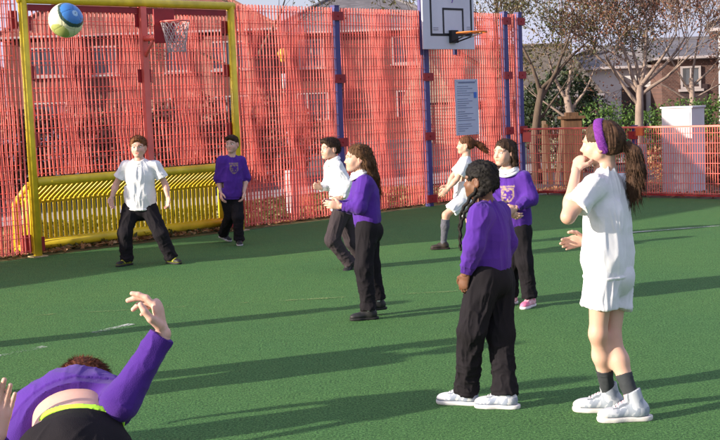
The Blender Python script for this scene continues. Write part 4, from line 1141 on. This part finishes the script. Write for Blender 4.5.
def build_top(root, J, S, n, t, lat, top, vox, seed):
    k = top['kind']; loose = top.get('loose', 1.0)
    hem = J['pelvis'] + t * top.get('hem', -.03)
    wd = top.get('w', .142) * S * loose
    belly = J['pelvis'] * .55 + J['chest'] * .45
    P = [cone(J['pelvis'] - t * .08, belly, wd * .98, wd * .96, .03, n, top.get('fs', 1.38)), cone(belly, J['chest'] + t * .02, wd * .96, wd * .93, .03, n, top.get('fs', 1.38)),
         cone(J['shL'] * .92 + J['shR'] * .08 - t * .01, J['shR'] * .92 + J['shL'] * .08 - t * .01, .056 * S, .056 * S, .045),
         cone(J['chest'], J['neck'] - t * .01, .1 * S, .062 * S, .05, n, 1.15)]
    if top.get('butt'): P.append(ell(J['pelvis'] - n * .05, A(.11, .1, .1) * S, None, .05))
    P.append(plane(hem, -t, .5))
    short = k in ('tee', 'polo')
    for s_ in 'LR':
        sh, el, wr = J['sh' + s_], J['el' + s_], J['wr' + s_]
        if short:
            e = sh + (el - sh) * top.get('sleeve', .62)
            P += [cone(sh - t * .008, e, .052 * S, .062 * S, .03), cone(e, e + unit(el - sh) * .02, .062 * S, .064 * S, .01), plane(e + unit(el - sh) * .006, el - sh, .078 * S)]
        else:
            c = wr - unit(wr - el) * .012 if not top.get('pushed') else el + (wr - el) * top['pushed']
            P += [cone(sh, el, .062 * S * loose, .053 * S * loose, .035), cone(el, c, .053 * S * loose, .037 * S, .03), cone(c, c + unit(wr - el) * .02, .032 * S, .03 * S, .012),
                  plane(c + unit(wr - el) * .01, wr - el, .05 * S)]
    # neck hole
    nk = J['neck'] + t * .012 + n * .012
    P.append(cone(nk + t * .005, nk + t * .14, .047 * S, .06 * S, .012, sub=True))
    V, F = sdf_mesh(P, min(vox, .006))
    z = (V - J['pelvis']) @ t
    hh_ = (V - hem) @ t
    sg_ = [(J['pelvis'] - t * .05, J['neck'], 2.3, 4.5, 2.5, 1.0)]
    for s_ in 'LR':
        sg_ += [(J['sh' + s_], J['el' + s_], 1.0, 9, 4, .8), (J['el' + s_], J['wr' + s_], .8, 17, 3, .9)]
    V = drape(V, F, top.get('amp', .010) * S, seed, sg_, np.clip(.5 + hh_ / .12, .5, 1))
    C = np.ones((len(V), 3)) * A(top['col'])
    if k == 'sweat':                       # ribbed waist and cuffs
        Nn = normals(V, F)
        rib = hh_ < .032
        for s_ in 'LR':
            el, wr = J['el' + s_], J['wr' + s_]
            c = wr - unit(wr - el) * .012 if not top.get('pushed') else el + (wr - el) * top['pushed']
            rib = rib | ((np.linalg.norm(V - c, axis=1) < .06 * S) & ((V - c) @ unit(wr - el) > -.03))
        ang = np.arctan2((V - hem) @ lat, (V - hem) @ n)
        V = V - Nn * (rib * .004)[:, None]
        C[rib] = C[rib] * .8
    if k != 'sweat':                       # turned hem stands a little proud
        V = V + normals(V, F) * ((hh_ < .014) * .006)[:, None]
    if top.get('crest'):
        ce = J['chest'] + t * .02 + n * .05
        q = V - ce; x = q @ lat; y = q @ t
        fr_ = (q @ n) > 0
        X = x / (.055 * S); Y = y / (.062 * S)
        sh_ = (np.abs(X) < 1) & (Y < .85) & (Y > -1 + .5 * np.abs(X) ** 2 * 1.6) & fr_
        inner = (np.abs(X) < .78) & (Y < .62) & (Y > -.78 + .9 * np.abs(X) ** 2) & fr_
        pat = (np.abs(vnoise(np.stack([X * 3.1, Y * 3.1, X * 0], 1) + 5, 5)) > .4)
        m = (sh_ & ~inner) | (inner & pat) | ((np.abs(Y - 1.05) < .12) & (np.abs(X) < 1.1) & fr_)
        w_ = (m * np.clip(.75 + .6 * vnoise(V * 90, 8), .2, 1))[:, None]
        C = C * (1 - w_) + A(top['crest']) * w_
    o = np_mesh({'sweat': 'sweatshirt', 'polo': 'polo_shirt', 'tee': 't_shirt', 'shirt': 'long_sleeved_shirt'}[k], V, F, vmat('cloth_' + top['n'], .92, .12, .3, 420, .08, 0, .12), root, C)
    if top.get('collar'):
        # folded collar: two flaps lying round the neck
        ring_ = []; P = []
        for a in np.linspace(-2.8, 2.8, 30):
            p = nk + (n * math.cos(a) * .056 + lat * math.sin(a) * .06) * S + t * (.012 - .018 * math.cos(a)) * S
            q = nk + (n * math.cos(a) * .074 + lat * math.sin(a) * .080) * S + t * (-.018 - .03 * math.cos(a)) * S
            ring_.append((p, (p + q) / 2 + t * .003, q))
        for r0, r1 in zip(ring_[:-1], ring_[1:]):
            for i in range(3): P.append(cone(r0[i], r1[i], .0062 * S, .0062 * S, .012))
        v, f = sdf_mesh(P, .003)
        np_mesh('collar', v, f, fabric('collar_white', (.8, .8, .8)), o)
    if top.get('placket'):
        mb = MB()
        for i in range(3):
            p = J['chest'] + t * (.055 - .03 * i) + n * .098 * S
            mb.tube([p, p + n * .006], .006, 8)
        mb.build('button', mat('button_white', (.7, .7, .7), .4, .05), o, True)

def build_bottom(root, J, S, n, t, lat, bt, vox, seed):
    k = bt['kind']
    up = unit(J['neck'] - J['pelvis']) if not bt.get('upz') else A(0, 0, 1)
    hipc = (J['hipL'] + J['hipR']) / 2
    tp = bt.get('tilt'); u2 = unit(A(tp)) if tp is not None else up
    hr_ = bt.get('hr', .08 if k == 'shorts' else .09)
    P = [cone(J['hipL'] + u2 * .0, J['hipR'] + u2 * .0, hr_ * S, hr_ * S, .05, n, 1.05), cone(hipc + u2 * .0, hipc + u2 * bt.get('rise', .14), .122 * S, .106 * S, .04, n, 1.5),
         ell(hipc - n * .035 * S - up * .02, A(.088, .088, .085) * S, None, .05)]
    P.append(plane(hipc + u2 * bt.get('rise', .14), u2, .25))
    w = bt.get('w', 1.0)
    for s_ in 'LR':
        hp, kn, an = J['hip' + s_], J['kn' + s_], J['an' + s_]
        if k == 'shorts':
            e = hp + (kn - hp) * bt.get('len', .5)
            P += [cone(hp, e, .08 * S, .086 * S, .02), cone(e, e + unit(kn - hp) * .03, .086 * S, .088 * S, .01), plane(e + unit(kn - hp) * .004, kn - hp, .11 * S)]
        else:
            d = unit(an - kn); e = an + d * bt.get('over', .015)
            P += [cone(hp, kn, .088 * S * w, .07 * S * w, .022), cone(kn, e, .068 * S * w, .06 * S * w, .03), cone(e - d * .02, e + d * .03, .06 * S * w, .062 * S * w, .02), plane(e, d, .085 * S)]
    V, F = sdf_mesh(P, min(vox, .006))
    hh_ = (V - hipc) @ u2
    sg_ = []
    for s_ in 'LR':
        kn_, an_ = J['kn' + s_], J['an' + s_]; md = kn_ + (an_ - kn_) * .6
        sg_ += [(J['hip' + s_], kn_, 1.5, 5, 3, 1.0), (kn_, md, 1.3, 9, 3, 1.0), (md, an_, .9, 24, 2, 1.15)] if k != 'shorts' else [(J['hip' + s_], kn_, 1.8, 4.5, 2, 1.0)]
    V = drape(V, F, bt.get('amp', .011) * S, seed + 20, sg_, np.clip((.04 - hh_) / .15 + .12, .12, 1))
    C = np.ones((len(V), 3)) * A(bt['col'])
    o = np_mesh(k, V, F, vmat('cloth_' + bt['n'], .9, .12, .3, 420, 0, 0, .12), root, C)
    if bt.get('band'):
        c = hipc + u2 * (bt.get('rise', .14) + .004)
        v, f = sdf_mesh([cone(c - u2 * .006, c + u2 * .006, .112 * S, .112 * S, .02, n, 1.47), plane(c + u2 * .008, u2, .25), plane(c - u2 * .008, -u2, .25)], .004)
        np_mesh('waistband', v, f, mat('waistband_lime', bt['band'], .7, .05), o)

def build_hair(root, J, W, H, M, s, hair, seed, vox):
    st = hair['style']
    E_ = lambda x, y, z, a, b, c, k=.02, sub=False: ell(W(x, y, z), A(a, b, c) * s, M, k * s, sub)
    vol = hair.get('vol', 1.0)
    P = [E_(0, -.014, .131, .0775 * vol, .0955 * vol, .0835 * vol), E_(0, -.05, .085, .064 * vol, .052 * vol, .055, .03)]
    if st == 'short':
        P += [E_(0, .05, .178, .055, .05, .03, .03)]
    P += [E_(0, .104, .075, .066, .066, .092, .012, True), E_(0, .085, .03, .09, .08, .05, .012, True)]
    if st in ('short', 'pony', 'braid'):
        for x in (-1, 1): P += [E_(x * .08, .0, .082, .025, .034, .038, .008, True)]
        P += [cone(W(0, -.01, .005), W(0, -.06, .018), .05 * s, .045 * s, .02, sub=True)]
    for a in hair.get('mass', []):       # local chains of (x, y, z, r)
        for p, q in zip(a[:-1], a[1:]): P.append(cone(W(*p[:3]), W(*q[:3]), p[3] * s, q[3] * s, .02))
    V, F = sdf_mesh(P, .004)
    N = normals(V, F)
    o = W(0, 0, 0)
    L = (V - o) @ H / s
    ang = np.arctan2(L[:, 0], L[:, 1] + .02)
    cap = L[:, 2] > .07
    st1 = vnoise(np.stack([ang * 16, L[:, 2] * 12, L[:, 2] * 0], 1) + 9, seed)
    st2 = vnoise(np.stack([L[:, 0] * 170, L[:, 1] * 170, L[:, 2] * 16], 1), seed + 1)
    d = np.where(cap, st1, st2) * .0032 + vnoise(V * 40, seed + 2) * .003
    if st == 'braid': d = vnoise(np.stack([L[:, 0] * 70, L[:, 1] * 14, L[:, 2] * 40], 1), seed) * .006 + vnoise(V * 110, seed) * .004
    V = V + N * (d * s)[:, None]
    parts = [(V, F)]
    rng = np.random.default_rng(seed)
    okr = np.where(~((L[:, 1] > .035) & (L[:, 2] < .185)) & ~((np.abs(L[:, 0]) > .05) & (L[:, 1] > .01) & (L[:, 2] < .12)))[0]
    idx = rng.choice(okr, hair.get('cnt', 1500))
    up = H[:, 2]; fw = H[:, 1]
    crown = W(0, -.03, .2)
    flow = V[idx] - crown; flow = flow / (np.linalg.norm(flow, axis=1)[:, None] + 1e-9)
    if st == 'short':
        dirs = N[idx] * .28 + flow * 1.0 + (rng.random((len(idx), 3)) - .5) * .5
        parts.append(strands(V[idx] - N[idx] * .003, dirs, .02 * s * hair.get('len', 1), hair.get('sr', .0013) * s, seed, .08))
    else:
        low = (L[idx, 2] < .09)
        if st == 'pony':
            tp = W(*hair['mass'][0][0][:3]); low = (L[idx, 1] < -.108) | (L[idx, 2] < .03)
            flow = tp[None] - V[idx]; flow = flow - N[idx] * (flow * N[idx]).sum(1)[:, None]; flow /= np.linalg.norm(flow, axis=1)[:, None] + 1e-9
        dirs = np.where(low[:, None], A(*hair.get('dir', (0, 0, -1)))[None] + N[idx] * .22, flow + N[idx] * .06) + (rng.random((len(idx), 3)) - .5) * np.where(low, .25, .08)[:, None]
        if st == 'pony': keep = low | (rng.random(len(idx)) < .5); idx = idx[keep]; dirs = dirs[keep]; low = low[keep]
        parts.append(strands(V[idx] - N[idx] * .002, dirs, np.where(low, hair.get('sl', .05), .025) * s, .0017 * s, seed, .08, .2))
    V, F, C = join_np(parts)
    ho = np_mesh('hair', V, F, mat('hair_' + hair['n'], hair['col'], .68, .25, 60, 0, 60, 0, .2, tuple(c * .45 for c in hair['col'])), root)
    if hair.get('plait'):
        for ch in hair['plait']:
            P = []
            pts = [W(*p) for p in ch]
            tot = 13
            for i in range(tot):
                u = i / (tot - 1) * (len(pts) - 1); j = min(int(u), len(pts) - 2); p = pts[j] + (pts[j + 1] - pts[j]) * (u - j)
                ax = unit(pts[j + 1] - pts[j]); sd = unit(np.cross(ax, A(.9, .3, .1)))
                sg = 1 if i % 2 else -1; r = (.0125 - .004 * i / tot) * s
                P.append(cone(p + sd * sg * .007 * s - ax * .008, p - sd * sg * .006 * s + ax * .012, r, r * .8, .003))
            v, f = sdf_mesh(P, .003)
            np_mesh('braid', v, f, MATS['hair_' + hair['n']], ho)
    if hair.get('band'):
        # cloth band over the crown and behind the ears
        P = []
        prev = None
        for a in np.linspace(-2.2, 2.2, 27):
            p = W(math.sin(a) * .083 * vol, .012 - .055 * (1 - math.cos(a)) * .45, .125 + math.cos(a) * .0885 * vol)
            if prev is not None: P.append(cone(prev, p, .020 * s, .020 * s, .004, unit((p + prev) / 2 - W(0, 0, .12)), 2.6))
            prev = p
        v, f = sdf_mesh(P, .003); v = folds(v, f, .0015, seed, (70, 70, 70))
        np_mesh('headband', v, f, mat('headband_purple', hair['band'], .85, .12, 80, .4, 260), root)
    if hair.get('tie'):
        c = W(*hair['tie'][:3]); ax = unit(A(hair['tie'][3:6]))
        a = unit(np.cross(ax, A(.2, .3, .9))); b = np.cross(ax, a)
        P = [cone(c + (a * math.cos(x) + b * math.sin(x)) * .021 * s, c + (a * math.cos(x + .5) + b * math.sin(x + .5)) * .021 * s, .0075 * s, .0075 * s, .002) for x in np.arange(0, 6.3, .45)]
        v, f = sdf_mesh(P, .003)
        np_mesh('hair_tie', v, f, mat('hair_tie_' + hair['n'], hair['tiecol'], .7, .1), root)

PURPLE = (.085, .028, .27); WHITE = (.82, .82, .84); BLACK = (.016, .014, .017); CHAR = (.05, .04, .045)
blackshoe = dict(n='black', upper=(.015, .015, .016), sole=(.02, .02, .02))
P_BOY1, *_ = person('white_polo_boy', 'boy with ginger brown hair in white polo shirt, legs wide apart before the goal', 1.0, 'pink',
       dict(style='short', col=(.20, .075, .03), n='ginger', len=1.2, vol=1.04),
       dict(kind='polo', col=WHITE, n='white', hem=-.02, collar=1, w=.165, amp=.010, fs=1.4),
       dict(kind='trousers', col=BLACK, n='black', w=1.08, rise=.12),
       dict(n='blackyellow', upper=(.015, .015, .016), sole=(.03, .03, .03), tongue=(.5, .5, .03), panel=(.35, .36, .03)), None,
       (.03, -1), (-.02, -1), vox=.007, pnL=(-.4, -.4, 0), pnR=(.4, -.4, 0), hs=1.06)
P_BOY2, *_ = person('purple_walk_boy', 'short haired boy in purple sweatshirt with crest, stepping beside the yellow goal post', .97, 'pink',
       dict(style='short', col=(.055, .03, .018), n='brown_short', len=.7),
       dict(kind='sweat', col=PURPLE, n='purple', hem=-.085, w=.158, crest=(.36, .24, .14), pushed=.3),
       dict(kind='trousers', col=BLACK, n='black', w=.96, rise=.09, hr=.07), dict(blackshoe, sole=(.4, .4, .4)), None,
       (.45, -.9), (-.3, -1), 'L', vox=.007)
person('white_run_boy', 'dark haired boy in white long sleeved shirt and grey trousers running towards the goal', .98, 'fair',
       dict(style='short', col=(.05, .028, .017), n='dark_brown', len=1.1, vol=1.03),
       dict(kind='shirt', col=WHITE, n='white', hem=-.02, amp=.012, collar=1),
       dict(kind='trousers', col=CHAR, n='charcoal', w=1.0, rise=.12), blackshoe, None,
       (-.95, -.3), (-.85, -.55), 'R', vox=.0065)
person('purple_longhair_girl', 'girl in purple sweatshirt with long loose brown hair and white ankle socks', .96, 'fair',
       dict(style='long', col=(.10, .048, .02), n='brown_long', cnt=900, sl=.09,
            mass=[[(0, -.06, .14, .06), (0, -.095, .06, .05), (0, -.125, -.06, .045), (.0, -.145, -.17, .03), (0, -.155, -.22, .014)],
                  [(-.05, -.03, .12, .035), (-.055, -.06, .04, .032), (-.045, -.09, -.05, .026), (-.04, -.115, -.13, .015)],
                  [(.05, -.03, .12, .035), (.055, -.06, .04, .032), (.045, -.09, -.05, .026), (.04, -.115, -.13, .015)]]),
       dict(kind='sweat', col=PURPLE, n='purple', hem=-.01, collar=1),
       dict(kind='trousers', col=BLACK, n='black', w=.98, rise=.1, over=-.012), blackshoe, dict(n='white', col=(.8, .8, .8), to=.2),
       (-.97, -.12), (-1, -.18), 'L', vox=.006)
person('white_lunge_girl', 'girl in white shirt and shorts with long grey socks striding by the fence', .92, 'fair',
       dict(style='pony', col=(.13, .05, .022), n='auburn', cnt=700, sl=.07, dir=(.8, .1, -.5),
            mass=[[(0, -.09, .13, .022), (.01, -.13, .12, .03), (.02, -.18, .085, .034), (.03, -.225, .04, .026), (.03, -.255, .0, .012)]]),
       dict(kind='tee', col=WHITE, n='white', hem=-.03, w=.14, amp=.010, sleeve=.7),
       dict(kind='shorts', col=WHITE, n='white', len=.62, rise=.1, amp=.011), dict(n='brownblack', upper=(.03, .02, .015), sole=(.03, .02, .02)),
       dict(n='grey', col=(.10, .10, .125), to=.85), (-1, -.05), (-1, .12), 'L', vox=.007)
P_CREST, *_ = person('purple_crest_girl', 'girl in purple sweatshirt with gold crest and white collar, hands clasped, pink shoes', .95, 'fair',
       dict(style='long', col=(.045, .024, .014), n='dark_long', cnt=800, sl=.07,
            mass=[[(0, -.06, .14, .06), (0, -.075, .05, .055), (0, -.085, -.02, .045), (0, -.085, -.08, .025)],
                  [(-.055, -.02, .13, .03), (-.068, -.025, .06, .026), (-.07, -.035, .0, .02), (-.065, -.04, -.05, .01)],
                  [(.055, -.02, .13, .03), (.07, -.02, .06, .026), (.072, -.03, .0, .022), (.068, -.04, -.06, .01)]]),
       dict(kind='sweat', col=PURPLE, n='purple', hem=-.03, collar=1, crest=(.45, .32, .2), loose=1.03),
       dict(kind='trousers', col=BLACK, n='black', w=.95, rise=.1, over=-.01),
       dict(n='pink', upper=(.75, .18, .32), sole=(.75, .7, .7), panel=(.85, .55, .6), tongue=(.85, .3, .4)), dict(n='white', col=(.8, .8, .8), to=.2),
       (-.45, -.9), (-.75, -.65), vox=.006, pnL=(.2, .9, .2), pnR=(.2, .9, .2), handL=dict(curl=(.5, .7, .5)), handR=dict(curl=(.5, .7, .5)))
P_BRAID, *_ = person('braid_girl', 'girl with black braided hair in purple sweatshirt, baggy black trousers and white trainers', .94, 'brown',
       dict(style='braid', col=(.010, .008, .007), n='black', cnt=300, sl=.02, vol=1.06, mass=[[(-.03, -.07, .07, .03), (-.066, -.03, .03, .022)], [(.03, -.07, .07, .03), (.066, -.03, .03, .022)]],
            plait=[[(-.064, .0, .05), (-.075, .05, -.02), (-.085, .088, -.08), (-.085, .102, -.16), (-.08, .105, -.24), (-.078, .105, -.29)],
                   [(-.06, -.03, .04), (-.085, .02, -.03), (-.105, .06, -.09), (-.11, .085, -.17), (-.105, .09, -.25)],
                   [(.062, -.02, .045), (.08, .0, -.03), (.085, .03, -.12), (.09, .04, -.2)]]),
       dict(kind='sweat', col=PURPLE, n='purple', hem=-.02, loose=1.02, w=.14, amp=.011),
       dict(kind='trousers', col=BLACK, n='black', w=1.04, rise=.1, amp=.016, over=-.005),
       dict(n='white', upper=(.60, .61, .64), sole=(.62, .62, .62), panel=(.27, .31, .40), tongue=(.5, .5, .54), laces=(.75, .75, .75), size=1.12), dict(n='white', col=(.8, .8, .8), to=.16),
       (-.8, .55), (-.85, .5), vox=.005, pnL=(.5, .6, 0), handL=dict(curl=(.45, .6, .5)), hs=.97)
person('headband_girl', 'tall girl in white top and shorts with purple headband and ponytail, hand at her mouth', 1.04, 'fair',
       dict(style='pony', col=(.075, .038, .021), n='near_black', cnt=1500, sl=.07, band=(.17, .025, .27), vol=1.02,
            tie=(.02, -.112, .095, .75, -.5, -.5), tiecol=(.02, .25, .06),
            mass=[[(0, -.085, .11, .022), (.02, -.118, .09, .022), (.03, -.15, .05, .034), (.035, -.155, -.02, .040), (.035, -.15, -.09, .036), (.03, -.145, -.14, .024), (.03, -.14, -.18, .009)]]),
       dict(kind='tee', col=WHITE, n='white', hem=.012, w=.158, amp=.011, sleeve=.66),
       dict(kind='shorts', col=(.76, .76, .79), n='white', len=.55, rise=.1, amp=.011),
       dict(n='hitop', upper=(.46, .49, .53), sole=(.62, .60, .57), panel=(.24, .28, .34), tongue=(.5, .34, .38), laces=(.75, .75, .75), high=.035, size=1.15),
       dict(n='dark', col=(.035, .04, .045), to=.47), (-.85, .5), (-.9, .42), vox=.005, pnL=(.6, .8, .1), handL=dict(curl=(.8, 1.0, .7)), handR=dict(curl=(.3, .5, .4)))
person('bent_boy', 'boy in purple sweatshirt bent double, bare back above lime waistband, one hand raised', 1.02, 'pink',
       dict(style='short', col=(.15, .05, .025), n='auburn_short', len=.9, cnt=4500, sr=.0009),
       dict(kind='sweat', col=PURPLE, n='purple', hem=.215, w=.152, fs=1.4, amp=.010, loose=.92),
       dict(kind='trousers', col=BLACK, n='black', rise=.11, band=(.45, .85, .05), w=1.02, tilt=(.03, .75, .66)), blackshoe, None,
       (0, .35, -1), (0.15, .75, -.65), 'LR', vox=.0045, pnR=(-1, .1, .05), pnL=(.3, -.9, 0),
       handR=dict(per=[(.55, .45, .2), (.8, .6, .3), (.95, .75, .4), (1.05, .85, .5)], spread=.2), handL=dict(curl=(.15, .25, .2)))

# ------------------------------------------------------------------ unseen copies of children, added beside the view to cast the turf shadows
def copy_person(src, loc, label, rz=0.0, s=1.0):
    c = src.copy(); COL.objects.link(c); c.location = loc; c.rotation_euler.z = rz; c.scale = (s, s, s); c['label'] = label
    for ch in src.children:
        k = ch.copy(); COL.objects.link(k); k.parent = c
        for g in ch.children:
            q = g.copy(); COL.objects.link(q); q.parent = k
    return c
copy_person(P_BRAID, (-3.55, 8.35, 0), 'unseen copy of the braided girl, added left of the view to cast a thin shadow band', R(150))
copy_person(P_CREST, (-3.0, 6.85, 0), 'unseen copy of the girl with crest, added left of the view to cast part of a wide shadow band', R(70))
copy_person(P_BOY2, (-3.15, 6.42, 0), 'unseen copy of the boy in purple sweatshirt, added left of the view to widen a shadow band', R(60), 1.05)
copy_person(P_BOY1, (-2.9, 5.35, 0), 'unseen copy of the boy in white polo shirt, added left of the view to cast the nearest shadow band', R(100))
